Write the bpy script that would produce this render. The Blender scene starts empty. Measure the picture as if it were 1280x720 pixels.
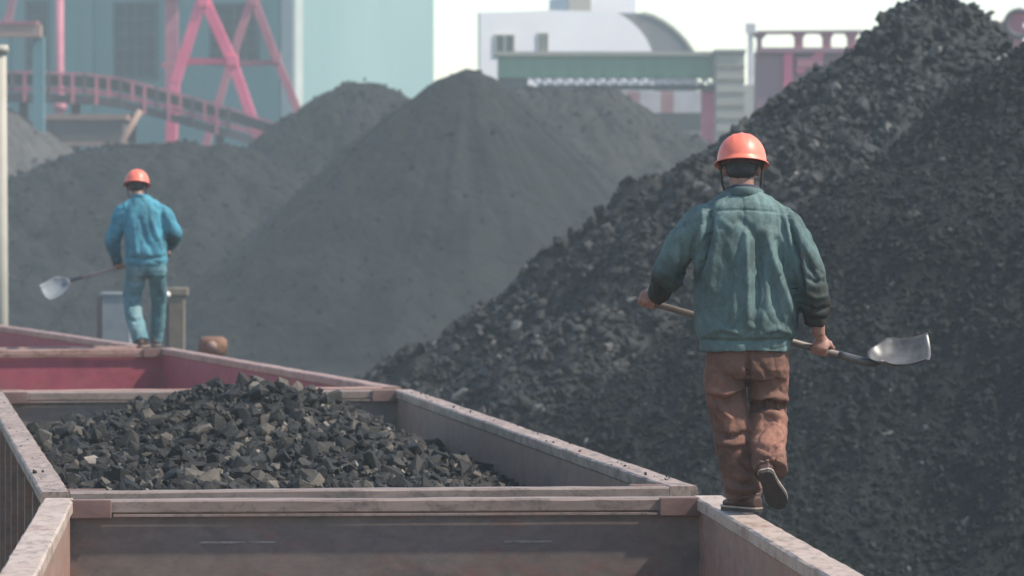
import bpy, bmesh, math, random
import numpy as np
from mathutils import Vector, Matrix, noise as mnoise

R = math.radians
S = bpy.context.scene
COL = S.collection
rng = np.random.default_rng(7)
random.seed(7)

# ------------------------------------------------------------------ camera, sky, sun, exposure
F = 5680.0            # focal length in pixels of a 1280 px wide frame
HZ = 262.0            # image row of the horizon
EYE = 4.64            # eye height
RIM = 3.2             # height of the wagons' top rim
cam = bpy.data.objects.new("camera", bpy.data.cameras.new("camera"))
COL.objects.link(cam)
cam.location = (0, 0, EYE)
cam.rotation_euler = (R(90) - math.atan((360 - HZ) / F), 0, 0)
cam.data.sensor_width = 36
cam.data.lens = F / 1280 * 36
cam.data.clip_start = 0.5
cam.data.clip_end = 4000
cam.data.dof.use_dof = True
cam.data.dof.focus_distance = 21.9
cam.data.dof.aperture_fstop = 6.0
S.camera = cam

SUN_EL, SUN_AZ = 50.0, 101.0           # azimuth clockwise from +Y (the view direction)
w = bpy.data.worlds.new("World"); S.world = w; w.use_nodes = True
nt = w.node_tree
bg = nt.nodes["Background"]
sky = nt.nodes.new("ShaderNodeTexSky"); sky.sky_type = 'NISHITA'; sky.sun_disc = False
sky.sun_elevation = R(SUN_EL); sky.sun_rotation = R(SUN_AZ)
sky.air_density = 1.0; sky.dust_density = 0.3; sky.ozone_density = 1.0
nt.links.new(sky.outputs[0], bg.inputs[0]); bg.inputs[1].default_value = 0.15
sl = bpy.data.lights.new("sun", 'SUN'); sl.energy = 4.2; sl.angle = R(1.5); sl.color = (1, .93, .84)
so = bpy.data.objects.new("sun", sl); COL.objects.link(so)
tosun = Vector((math.sin(R(SUN_AZ)) * math.cos(R(SUN_EL)), math.cos(R(SUN_AZ)) * math.cos(R(SUN_EL)), math.sin(R(SUN_EL))))
so.rotation_euler = tosun.to_track_quat('Z', 'Y').to_euler()
so.location = (30, -10, 40)
S.view_settings.view_transform = 'Standard'; S.view_settings.look = 'None'
S.view_settings.exposure = 0.55; S.view_settings.gamma = 1
S.view_settings.use_white_balance = True; S.view_settings.white_balance_temperature = 6750; S.view_settings.white_balance_tint = 10
HAZE = 0.00105
try:
    S.cycles.use_denoising = True
    S.cycles.volume_bounces = 2
    S.cycles.max_bounces = 8
except Exception:
    pass

# ------------------------------------------------------------------ helpers
def at(px, py, d):
    """world point seen at photo pixel (px, py) when it stands d metres down the view axis"""
    return Vector(((px - 640) / F * d, d, EYE - (py - HZ) / F * d))

def tag(o, label=None, cat=None, group=None, kind=None):
    if label: o["label"] = label
    if cat: o["category"] = cat
    if group: o["group"] = group
    if kind: o["kind"] = kind
    return o

def empty(name, loc=(0, 0, 0), rz=0.0, **kw):
    o = bpy.data.objects.new(name, None); COL.objects.link(o)
    o.location = loc; o.rotation_euler = (0, 0, rz); o.empty_display_size = .2
    return tag(o, **kw)

def mesh(name, v, f, mat=None, parent=None, smooth=False, attrs=None, sharp_from=None):
    me = bpy.data.meshes.new(name)
    if isinstance(f, np.ndarray):
        v = np.asarray(v, np.float32); nf, k = f.shape
        me.vertices.add(len(v)); me.vertices.foreach_set("co", v.ravel())
        me.loops.add(nf * k); me.loops.foreach_set("vertex_index", f.astype(np.int32).ravel())
        me.polygons.add(nf); me.polygons.foreach_set("loop_start", np.arange(nf, dtype=np.int32) * k)
        me.update(calc_edges=True)
        if sharp_from is not None:      # facets of the lumps stay flat, the skin of the heap is smooth
            sf = me.attributes.new("sharp_face", 'BOOLEAN', 'FACE'); sf.data.foreach_set("value", np.arange(nf) >= sharp_from)
    else:
        me.from_pydata([tuple(p) for p in v], [], f); me.update()
    me.validate()
    return link(name, me, mat, parent, smooth, attrs)

def link(name, me, mat=None, parent=None, smooth=False, attrs=None):
    if smooth:
        me.polygons.foreach_set("use_smooth", np.ones(len(me.polygons), dtype=bool))
    for an, arr in (attrs or {}).items():
        a = me.attributes.new(an, 'FLOAT', 'POINT'); a.data.foreach_set("value", np.asarray(arr, np.float32))
    if mat: me.materials.append(mat)
    o = bpy.data.objects.new(name, me); COL.objects.link(o)
    if parent: o.parent = parent
    return o

class MB:
    """collects boxes, beams and tubes and links them as one mesh"""
    def __init__(s): s.v = []; s.f = []
    def add(s, v, f):
        b = len(s.v); s.v += [tuple(p) for p in v]; s.f += [tuple(i + b for i in q) for q in f]; return s
    def box(s, x0, x1, y0, y1, z0, z1):
        return s.add([(x, y, z) for z in (z0, z1) for y in (y0, y1) for x in (x0, x1)],
                     [(0, 2, 3, 1), (4, 5, 7, 6), (0, 1, 5, 4), (2, 6, 7, 3), (0, 4, 6, 2), (1, 3, 7, 5)])
    def beam(s, p, q, w, h=None, up=(0, 0, 1)):
        h = h or w; p, q = Vector(p), Vector(q); d = (q - p).normalized(); u = Vector(up)
        if abs(d.dot(u)) > .97: u = Vector((0, 1, 0))
        a = d.cross(u).normalized() * w / 2; b = a.cross(d).normalized() * h / 2
        return s.add([c + x * a + y * b for c in (p, q) for x, y in ((-1, -1), (1, -1), (1, 1), (-1, 1))],
                     [(0, 3, 2, 1), (4, 5, 6, 7), (0, 1, 5, 4), (1, 2, 6, 5), (2, 3, 7, 6), (3, 0, 4, 7)])
    def tube(s, pts, rad, n=12):
        v, f = tube(pts, rad, n); return s.add(v, f)
    def prism(s, poly, ext):
        """closed planar polygon (list of Vectors) extruded by the vector ext"""
        n = len(poly); e = Vector(ext)
        return s.add(list(poly) + [p + e for p in poly],
                     [tuple(range(n))[::-1], tuple(range(n, 2 * n))] + [(i, (i + 1) % n, n + (i + 1) % n, n + i) for i in range(n)])
    def build(s, name, mat=None, parent=None, smooth=False, bevel=0):
        me = bpy.data.meshes.new(name); me.from_pydata(s.v, [], s.f); me.update()
        bm = bmesh.new(); bm.from_mesh(me)
        bmesh.ops.recalc_face_normals(bm, faces=bm.faces)
        if bevel:
            bmesh.ops.bevel(bm, geom=list(bm.edges), offset=bevel, segments=2, affect='EDGES', profile=.6)
        bm.to_mesh(me); bm.free()
        return link(name, me, mat, parent, smooth)

def tube(pts, rad, n=12, ref=(0, 1, 0), cap=True, flat=1.0, sub=1):
    """closed round tube through pts with a radius (or an (across, along ref) pair) at each"""
    P = [np.array(p, float) for p in pts]
    Rd = [np.array(r if hasattr(r, '__len__') else (r, r * flat), float) for r in rad] if hasattr(rad, '__len__') else [np.array((rad, rad * flat))] * len(P)
    if sub > 1 and len(P) > 2:
        def cr(A):
            out = []
            for i in range(len(A) - 1):
                a, b, c, d = A[max(i - 1, 0)], A[i], A[i + 1], A[min(i + 2, len(A) - 1)]
                for k in range(sub):
                    t = k / sub
                    out.append(.5 * (2 * b + (c - a) * t + (2 * a - 5 * b + 4 * c - d) * t * t + (3 * b - a - 3 * c + d) * t ** 3))
            return out + [A[-1]]
        P, Rd = cr(P), cr(Rd)
    v, f = [], []; m = len(P)
    rf = np.array(ref, float)
    for i in range(m):
        t = P[min(i + 1, m - 1)] - P[max(i - 1, 0)]; t = t / (np.linalg.norm(t) + 1e-9)
        b = rf - t * rf.dot(t)
        if np.linalg.norm(b) < .15:
            alt = np.array((1., 0, 0)) if abs(rf[0]) < .9 else np.array((0, 0, 1.)); b = alt - t * alt.dot(t)
        b /= np.linalg.norm(b); a = np.cross(b, t)
        for k in range(n):
            th = 2 * math.pi * k / n
            v.append(P[i] + a * math.cos(th) * Rd[i][0] + b * math.sin(th) * Rd[i][1])
    for i in range(m - 1):
        for k in range(n):
            f.append((i * n + k, i * n + (k + 1) % n, (i + 1) * n + (k + 1) % n, (i + 1) * n + k))
    if cap:
        f.append(tuple(range(n))[::-1]); f.append(tuple(range((m - 1) * n, m * n)))
    return v, f

def ball(c, r, n=14, rot=None):
    """closed ellipsoid"""
    r = r if hasattr(r, '__len__') else (r, r, r)
    v = [(0, 0, 1)]; f = []; m = n // 2 + 1
    for i in range(1, m):
        ph = math.pi * i / m
        for k in range(n):
            v.append((math.sin(ph) * math.cos(2 * math.pi * k / n), math.sin(ph) * math.sin(2 * math.pi * k / n), math.cos(ph)))
    v.append((0, 0, -1))
    for k in range(n): f.append((0, 1 + k, 1 + (k + 1) % n))
    for i in range(m - 2):
        for k in range(n):
            a = 1 + i * n; f.append((a + k, a + n + k, a + n + (k + 1) % n, a + (k + 1) % n))
    b = 1 + (m - 2) * n
    for k in range(n): f.append((b + k, len(v) - 1, b + (k + 1) % n))
    M = rot or Matrix.Identity(3)
    return [Vector(c) + M @ Vector((p[0] * r[0], p[1] * r[1], p[2] * r[2])) for p in v], f

def fuse(mb, voxel, smooth=4):
    """one continuous surface from overlapping closed shapes; returns a mesh"""
    me = bpy.data.meshes.new("tmp"); me.from_pydata(mb.v, [], mb.f); me.update()
    bm = bmesh.new(); bm.from_mesh(me); bmesh.ops.recalc_face_normals(bm, faces=bm.faces); bm.to_mesh(me); bm.free()
    o = bpy.data.objects.new("tmp", me); COL.objects.link(o)
    m = o.modifiers.new("r", 'REMESH'); m.mode = 'VOXEL'; m.voxel_size = voxel
    if smooth:
        s = o.modifiers.new("s", 'SMOOTH'); s.factor = .5; s.iterations = smooth
    dg = bpy.context.evaluated_depsgraph_get()
    out = bpy.data.meshes.new_from_object(o.evaluated_get(dg))
    bpy.data.objects.remove(o); bpy.data.meshes.remove(me)
    return out

def verts_of(me):
    n = len(me.vertices); a = np.empty(n * 3, np.float32); me.vertices.foreach_get("co", a)
    b = np.empty(n * 3, np.float32); me.vertex_normals.foreach_get("vector", b)
    return a.reshape(-1, 3).astype(float), b.reshape(-1, 3).astype(float)

def set_verts(me, v):
    me.vertices.foreach_set("co", v.astype(np.float32).ravel()); me.update()

def fbm(p, scale, octaves=3, seed=0.0):
    return mnoise.fractal(Vector((p[0] * scale + seed, p[1] * scale - seed * .7, p[2] * scale + seed * .3)), 1.0, 2.0, octaves)

# value noise on arrays, for height fields
_P = rng.permutation(1024); _V = rng.uniform(-1, 1, 1024)
def vnoise(x, y):
    xi, yi = np.floor(x).astype(int), np.floor(y).astype(int); fx, fy = x - xi, y - yi
    u, v = fx * fx * (3 - 2 * fx), fy * fy * (3 - 2 * fy)
    h = lambda a, b: _V[_P[(_P[a & 1023] + b) & 1023]]
    return (h(xi, yi) * (1 - u) + h(xi + 1, yi) * u) * (1 - v) + (h(xi, yi + 1) * (1 - u) + h(xi + 1, yi + 1) * u) * v
def vfbm(x, y, o=4):
    s = 0; a = 1
    for i in range(o):
        s = s + a * vnoise(x * 2 ** i + 17.3 * i, y * 2 ** i - 9.1 * i); a *= .5
    return s

# ------------------------------------------------------------------ materials
def material(name):
    m = bpy.data.materials.new(name); m.use_nodes = True
    return m, m.node_tree, m.node_tree.nodes["Principled BSDF"]

def nd(t, typ, **kw):
    n = t.nodes.new(typ)
    for k, v in kw.items():
        if k in n.inputs: n.inputs[k].default_value = v
        else: setattr(n, k, v)
    return n

def ramp(t, fac, stops):
    r = t.nodes.new("ShaderNodeValToRGB"); e = r.color_ramp.elements
    while len(e) > 1: e.remove(e[-1])
    e[0].position = stops[0][0]; e[0].color = (*stops[0][1], 1)
    for p, c in stops[1:]:
        x = e.new(p); x.color = (*c, 1)
    t.links.new(fac, r.inputs[0]); return r.outputs[0]

def noise_fac(t, scale, detail=5, rough=.6, stretch=None, dist=0.0):
    tc = t.nodes.new("ShaderNodeTexCoord"); out = tc.outputs["Object"]
    if stretch:
        mp = t.nodes.new("ShaderNodeMapping"); mp.inputs["Scale"].default_value = stretch
        t.links.new(out, mp.inputs[0]); out = mp.outputs[0]
    n = nd(t, "ShaderNodeTexNoise", Scale=scale, Detail=detail, Roughness=rough, Distortion=dist)
    t.links.new(out, n.inputs["Vector"]); return n.outputs[0]

def mixc(t, fac, a, b, mode='MIX'):
    m = t.nodes.new("ShaderNodeMix"); m.data_type = 'RGBA'; m.blend_type = mode
    for s, val in ((m.inputs[0], fac), (m.inputs[6], a), (m.inputs[7], b)):
        if isinstance(val, (int, float)): s.default_value = val
        elif isinstance(val, tuple): s.default_value = (*val, 1)
        else: t.links.new(val, s)
    return m.outputs[2]

def bump(t, p, h, strength, dist):
    b = nd(t, "ShaderNodeBump", Strength=strength, Distance=dist)
    t.links.new(h, b.inputs["Height"]); t.links.new(b.outputs[0], p.inputs["Normal"])

def mat_simple(name, c0, c1, scale=3.0, rough=.7, stretch=None, metal=0.0, bmp=0.0, bdist=.01, spec=.5, lo=.35, hi=.65):
    m, t, p = material(name)
    n = noise_fac(t, scale, 6, .65, stretch)
    t.links.new(ramp(t, n, [(lo, c0), (hi, c1)]), p.inputs["Base Color"])
    p.inputs["Roughness"].default_value = rough; p.inputs["Metallic"].default_value = metal
    p.inputs["Specular IOR Level"].default_value = spec
    if bmp: bump(t, p, n, bmp, bdist)
    return m

def mat_coal(name, stops, nscale, bscale, bdist, rough=(.45, .85), bstr=.6, spec=.5):
    m, t, p = material(name)
    a = nd(t, "ShaderNodeAttribute", attribute_name="tone")
    c = ramp(t, a.outputs["Fac"], stops)
    n = noise_fac(t, nscale, 6, .7)
    c = mixc(t, 1.0, c, ramp(t, n, [(.3, (.5, .5, .52)), (.7, (1.5, 1.45, 1.4))]), 'MULTIPLY')
    t.links.new(c, p.inputs["Base Color"])
    rr = nd(t, "ShaderNodeMapRange"); t.links.new(n, rr.inputs[0])
    rr.inputs[3].default_value = rough[0]; rr.inputs[4].default_value = rough[1]
    t.links.new(rr.outputs[0], p.inputs["Roughness"])
    p.inputs["Specular IOR Level"].default_value = spec
    bump(t, p, noise_fac(t, bscale, 6, .7), bstr, bdist)
    return m

M = {}
M['coal_load'] = mat_coal('coal_load', [(0, (.004, .004, .004)), (.35, (.011, .0105, .0095)), (.6, (.034, .031, .026)), (.86, (.115, .10, .08)), (.95, (.15, .13, .105)), (1, (.25, .22, .18))], 14, 42, .012, (.5, .85), .6, .32)
M['coal_lump'] = mat_coal('coal_lump', [(0, (.003, .0048, .0055)), (.5, (.0095, .0132, .0142)), (.9, (.042, .048, .048)), (1, (.2, .195, .18))], 6, 24, .03, (.5, .85), .5, .35)
M['coal_fine'] = mat_coal('coal_fine', [(0, (.003, .0055, .0062)), (.5, (.0065, .010, .011)), (.9, (.019, .024, .025)), (1, (.11, .115, .11))], 2.2, 14, .05, (.6, .95), .9, .3)
M['coal_far'] = mat_coal('coal_far', [(0, (.004, .0055, .0055)), (.5, (.0095, .012, .0115)), (1, (.030, .031, .026))], .7, 4.0, .12, (.7, .95), .8, .3)
M['coal_brown'] = mat_coal('coal_brown', [(0, (.04, .038, .034)), (.5, (.06, .056, .05)), (1, (.08, .075, .066))], .5, 3.0, .1, (.7, .95))
M['ground'] = mat_simple('ground', (.011, .012, .012), (.02, .021, .02), .35, .95, bmp=.5, bdist=.05)

def mat_wagon(name, base0, base1, dust, dustamt, scale=1.6, rust=(.17, .06, .035)):
    m, t, p = material(name)
    n1 = noise_fac(t, scale, 7, .68, (1, .6, 1.6))
    n2 = noise_fac(t, 5.5, 6, .7, (.5, .5, 1.0), .4)
    n3 = noise_fac(t, 9, 6, .75, (.7, .7, 1.3), .5)
    c = ramp(t, n1, [(.33, base0), (.66, base1)])
    c = mixc(t, ramp(t, n2, [(.52, (0, 0, 0)), (.68, (.75, .75, .75))]), c, rust)
    c = mixc(t, ramp(t, n1, [(.62 - dustamt * .35, (0, 0, 0)), (.74 - dustamt * .3, (.85, .85, .85))]), c, dust)
    c = mixc(t, .55, c, ramp(t, n3, [(.3, (.55, .55, .55)), (.7, (1.35, 1.35, 1.35))]), 'MULTIPLY')
    t.links.new(c, p.inputs["Base Color"]); p.inputs["Roughness"].default_value = .72
    bump(t, p, n2, .35, .006)
    return m
M['wag_in'] = mat_wagon('wagon_inside_dusty', (.15, .116, .098), (.20, .158, .135), (.105, .09, .08), .35, rust=(.22, .10, .075))
M['wag_side'] = mat_wagon('wagon_side_inside', (.235, .138, .098), (.30, .19, .14), (.15, .105, .08), .25, rust=(.26, .105, .07))
M['wag_red'] = mat_wagon('wagon_inside_red', (.25, .04, .06), (.34, .065, .09), (.19, .06, .07), .3, rust=(.29, .09, .06))
M['wag_out'] = mat_wagon('wagon_outside', (.14, .055, .045), (.19, .08, .065), (.07, .05, .045), .4)
M['wag_brk'] = mat_wagon('wagon_bracket', (.15, .085, .072), (.2, .12, .10), (.10, .07, .062), .2)

def mat_rim(name, c0, c1, dark, amt):
    m, t, p = material(name)
    n1 = noise_fac(t, 2.4, 7, .7, (1.6, .5, 1))
    n2 = noise_fac(t, 11, 6, .75, (1.8, .7, 1), .3)
    c = ramp(t, n1, [(.32, c0), (.62, c1)])
    c = mixc(t, ramp(t, n2, [(.56 - amt * .1, (0, 0, 0)), (.72 - amt * .1, (.9, .9, .9))]), c, dark)
    c = mixc(t, ramp(t, noise_fac(t, 4.2, 5, .7, (1, .35, 1)), [(.57, (0, 0, 0)), (.7, (.7, .7, .7))]), c, (.26, .13, .09))
    t.links.new(c, p.inputs["Base Color"]); p.inputs["Roughness"].default_value = .55
    p.inputs["Specular IOR Level"].default_value = .4
    bump(t, p, n2, .3, .004)
    return m
M['rim'] = mat_rim('rim_worn', (.32, .235, .185), (.46, .365, .30), (.15, .115, .09), .55)
M['rim_dirty'] = mat_rim('rim_dirty', (.24, .165, .125), (.38, .285, .23), (.07, .056, .046), .9)
M['rim_end'] = mat_rim('rim_end', (.17, .122, .102), (.27, .208, .178), (.10, .08, .068), .6)
M['rim_rust'] = mat_rim('rim_rust', (.24, .13, .10), (.35, .23, .19), (.13, .065, .05), .6)
M['scuff'] = mat_simple('scuffed_steel', (.15, .13, .115), (.34, .30, .27), 16, .7)
M['black_iron'] = mat_simple('black_iron', (.02, .02, .02), (.05, .045, .04), 3, .7)

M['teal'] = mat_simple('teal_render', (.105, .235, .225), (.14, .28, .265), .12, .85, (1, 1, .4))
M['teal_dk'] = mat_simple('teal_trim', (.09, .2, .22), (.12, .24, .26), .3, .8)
M['teal_lt'] = mat_simple('pale_teal_render', (.17, .285, .28), (.23, .34, .33), .1, .85, (1, 1, .3))  # lighter copy of the teal wall colour, sunlight painted into the side face
M['cornerpale'] = mat_simple('pale_corner', (.36, .40, .37), (.44, .47, .43), .3, .8)
M['pane'] = mat_simple('dusty_pane', (.018, .032, .034), (.035, .052, .054), .5, .8, spec=.15)
M['mullion'] = mat_simple('mullion', (.04, .075, .078), (.06, .095, .1), 1, .8)
M['pink'] = mat_simple('pink_paint', (.74, .10, .19), (.84, .17, .27), .6, .55)
M['pink_dk'] = mat_simple('faded_pink_paint', (.36, .11, .15), (.48, .17, .2), .6, .7)
M['mauve'] = mat_simple('mauve_sheet', (.25, .12, .15), (.33, .17, .2), .4, .7, (1, 1, .2))
M['deck'] = mat_simple('conveyor_steel', (.07, .06, .06), (.12, .1, .095), .5, .8)
M['tan'] = mat_simple('rusty_beam', (.26, .16, .125), (.36, .23, .18), .5, .8)
M['dkbelt'] = mat_simple('belt', (.025, .03, .032), (.045, .05, .05), .6, .85)
M['white'] = mat_simple('white_render', (.76, .72, .72), (.84, .81, .80), .12, .85)
M['roof'] = mat_simple('grey_roof', (.085, .085, .088), (.12, .118, .12), .3, .8, (3, 1, .2))
M['green'] = mat_simple('green_sheet', (.13, .27, .16), (.185, .33, .215), .35, .7, (1, 1, .3))
M['greycon'] = mat_simple('grey_concrete', (.32, .295, .24), (.41, .38, .31), .4, .9, (.4, .4, 2))
M['cream'] = mat_simple('cream_concrete', (.36, .33, .27), (.44, .41, .34), .8, .85)
M['concrete'] = mat_simple('dusty_concrete', (.14, .115, .08), (.23, .195, .145), 3.5, .9, bmp=.3)
M['cabinet'] = mat_simple('grey_sheet', (.2, .225, .235), (.28, .3, .305), 2.5, .7)
M['rust'] = mat_simple('rusty_metal', (.11, .05, .028), (.24, .13, .08), 9, .85)
M['lamp_glass'] = mat_simple('lamp_glass', (.75, .74, .7), (.85, .84, .8), 2, .15)
M['red'] = mat_simple('faded_red', (.36, .16, .165), (.46, .24, .24), .8, .7)
M['tankwhite'] = mat_simple('dirty_white', (.5, .46, .46), (.66, .62, .62), .8, .7)

def mat_cloth(name, stops, dirt_shade, rough=.9, wear_light=(.0, .0, .0), wearamt=0.0):
    """woven cloth; the vertex attributes 'dirt' and 'fade' place its stains and sun-bleached patches"""
    m, t, p = material(name)
    n = noise_fac(t, 14, 6, .7)
    c = ramp(t, n, stops)
    fa = nd(t, "ShaderNodeAttribute", attribute_name="fade")
    c = mixc(t, fa.outputs["Fac"], c, wear_light)
    c = mixc(t, ramp(t, noise_fac(t, 5.5, 7, .72, (1, 1, .7), .5), [(.45, (0, 0, 0)), (.75, (.75, .75, .75))]), c, dirt_shade)
    c = mixc(t, ramp(t, noise_fac(t, 30, 6, .8), [(.6, (0, 0, 0)), (.72, (.6, .6, .6))]), c, dirt_shade)
    da = nd(t, "ShaderNodeAttribute", attribute_name="dirt")
    c = mixc(t, da.outputs["Fac"], c, dirt_shade)
    c = mixc(t, .5, c, ramp(t, noise_fac(t, 55, 4, .7), [(.3, (.75, .75, .75)), (.7, (1.2, 1.2, 1.2))]), 'MULTIPLY')
    t.links.new(c, p.inputs["Base Color"]); p.inputs["Roughness"].default_value = rough
    p.inputs["Specular IOR Level"].default_value = .2
    bump(t, p, noise_fac(t, 220, 3, .6), .25, .001)
    return m
M['jacket'] = mat_cloth('teal_jacket', [(.3, (.085, .140, .138)), (.7, (.120, .182, .178))], (.028, .026, .020), wear_light=(.17, .26, .25))
M['trousers'] = mat_cloth('brown_trousers', [(.3, (.155, .080, .060)), (.7, (.21, .112, .084))], (.06, .032, .024), wear_light=(.36, .17, .12))
M['blue'] = mat_cloth('blue_jacket', [(.3, (.055, .24, .32)), (.7, (.085, .30, .385))], (.035, .055, .06), wear_light=(.1, .3, .36))
M['bluetrs'] = mat_cloth('faded_trousers', [(.3, (.085, .20, .225)), (.7, (.13, .265, .285))], (.03, .05, .055), wear_light=(.28, .38, .38))
M['skin'] = mat_simple('skin', (.24, .115, .08), (.34, .175, .125), 18, .55, bmp=.15, bdist=.002)
M['hair'] = mat_simple('black_hair', (.012, .010, .010), (.022, .018, .016), 60, .6, (1, 1, .2))
m, t, p = material('orange_red_plastic')
n = noise_fac(t, 14, 7, .75)
c = ramp(t, noise_fac(t, 5, 3, .5), [(.35, (.80, .16, .105)), (.65, (.86, .22, .14))])
c = mixc(t, ramp(t, n, [(.55, (0, 0, 0)), (.72, (.7, .7, .7))]), c, (.45, .19, .13))
c = mixc(t, ramp(t, noise_fac(t, 38, 5, .8), [(.64, (0, 0, 0)), (.72, (.8, .8, .8))]), c, (.16, .05, .035))
t.links.new(c, p.inputs["Base Color"]); p.inputs["Roughness"].default_value = .42; bump(t, p, n, .06, .002)
M['helmet'] = m
M['helmet_in'] = mat_simple('helmet_lining', (.05, .012, .012), (.09, .02, .02), 20, .7)
M['strap'] = mat_simple('dark_strap', (.03, .018, .015), (.05, .03, .025), 30, .8)
M['shoe'] = mat_simple('brown_shoe', (.05, .022, .016), (.085, .04, .03), 14, .6, bmp=.2, bdist=.003)
M['sole'] = mat_simple('shoe_sole', (.025, .018, .016), (.05, .038, .034), 30, .8)
M['welt'] = mat_simple('pale_welt', (.32, .24, .2), (.42, .33, .28), 30, .7)
M['wood'] = mat_simple('worn_wood_handle', (.085, .062, .05), (.16, .12, .095), 5, .5, (1, 1, 1))
M['wood_pale'] = mat_simple('pale_wood_handle', (.24, .2, .165), (.34, .29, .24), 5, .6)
M['blade'] = mat_simple('worn_steel_blade', (.055, .054, .053), (.15, .148, .146), 9, .42, metal=.3, bmp=.05, bdist=.004)
M['blade_pale'] = mat_simple('scoured_steel_blade', (.16, .185, .195), (.27, .295, .305), 9, .65, metal=.1)
M['collar'] = mat_simple('dark_shirt', (.03, .03, .05), (.05, .05, .075), 20, .9)

# ------------------------------------------------------------------ ground, haze
g = []; NX, NY = 120, 160
gx = np.linspace(-340, 340, NX); gy = np.linspace(-40, 480, NY)
X, Y = np.meshgrid(gx, gy)
Z = np.clip(vfbm(X * .05, Y * .05, 3) * .12, -.25, .0) - .02
idx = np.arange(NX * NY).reshape(NY, NX)
quads = np.stack([idx[:-1, :-1], idx[:-1, 1:], idx[1:, 1:], idx[1:, :-1]], -1).reshape(-1, 4)
tag(mesh("ground", np.stack([X, Y, Z], -1).reshape(-1, 3), quads, M['ground'], smooth=True), kind="structure")

hm = bpy.data.materials.new("haze"); hm.use_nodes = True
hm.node_tree.nodes.clear()
ho = hm.node_tree.nodes.new("ShaderNodeOutputMaterial"); pv = hm.node_tree.nodes.new("ShaderNodeVolumePrincipled")
pv.inputs["Color"].default_value = (.80, .93, .95, 1); pv.inputs["Density"].default_value = HAZE
pv.inputs["Anisotropy"].default_value = 0.0
hm.node_tree.links.new(pv.outputs[0], ho.inputs["Volume"])
tag(MB().box(-350, 350, -50, 490, -1.5, 24).build("haze", hm), kind="stuff")

# ------------------------------------------------------------------ rail wagons
W, CAP, CH = 3.41, .15, .07
def rail(L, w_, h_, m, o, name):
    """steel top rail along y, its edges rounded and knocked about by shovels and grabs"""
    n = max(12, int(L / .16)); b = .009; v, f = [], []
    pr = [(-w_ / 2 + b, 0), (w_ / 2 - b, 0), (w_ / 2, b), (w_ / 2, h_ - b), (w_ / 2 - b, h_), (-w_ / 2 + b, h_), (-w_ / 2, h_ - b), (-w_ / 2, b)]; k = len(pr)
    sd = random.uniform(0, 90)
    for i in range(n + 1):
        y = L * i / n
        for q, (x, z) in enumerate(pr):
            up = z > h_ * .5
            dx = .004 * mnoise.noise((y * 1.1, sd, 3)) + .005 * mnoise.noise((y * 4.5, sd + q // 2, 7)) * up
            dz = (.004 * mnoise.noise((y * .9, sd, 11)) + .006 * min(0, mnoise.noise((y * 5.3, sd + q * .8, 15)))) * up
            v.append((x + dx, y, z + dz))
    for i in range(n):
        for q in range(k): f.append((i * k + q, i * k + (q + 1) % k, (i + 1) * k + (q + 1) % k, (i + 1) * k + q))
    f.append(tuple(range(k))); f.append(tuple(range(n * k, n * k + k)))
    return MB().add(v, f).build(name, m, o)

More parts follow.
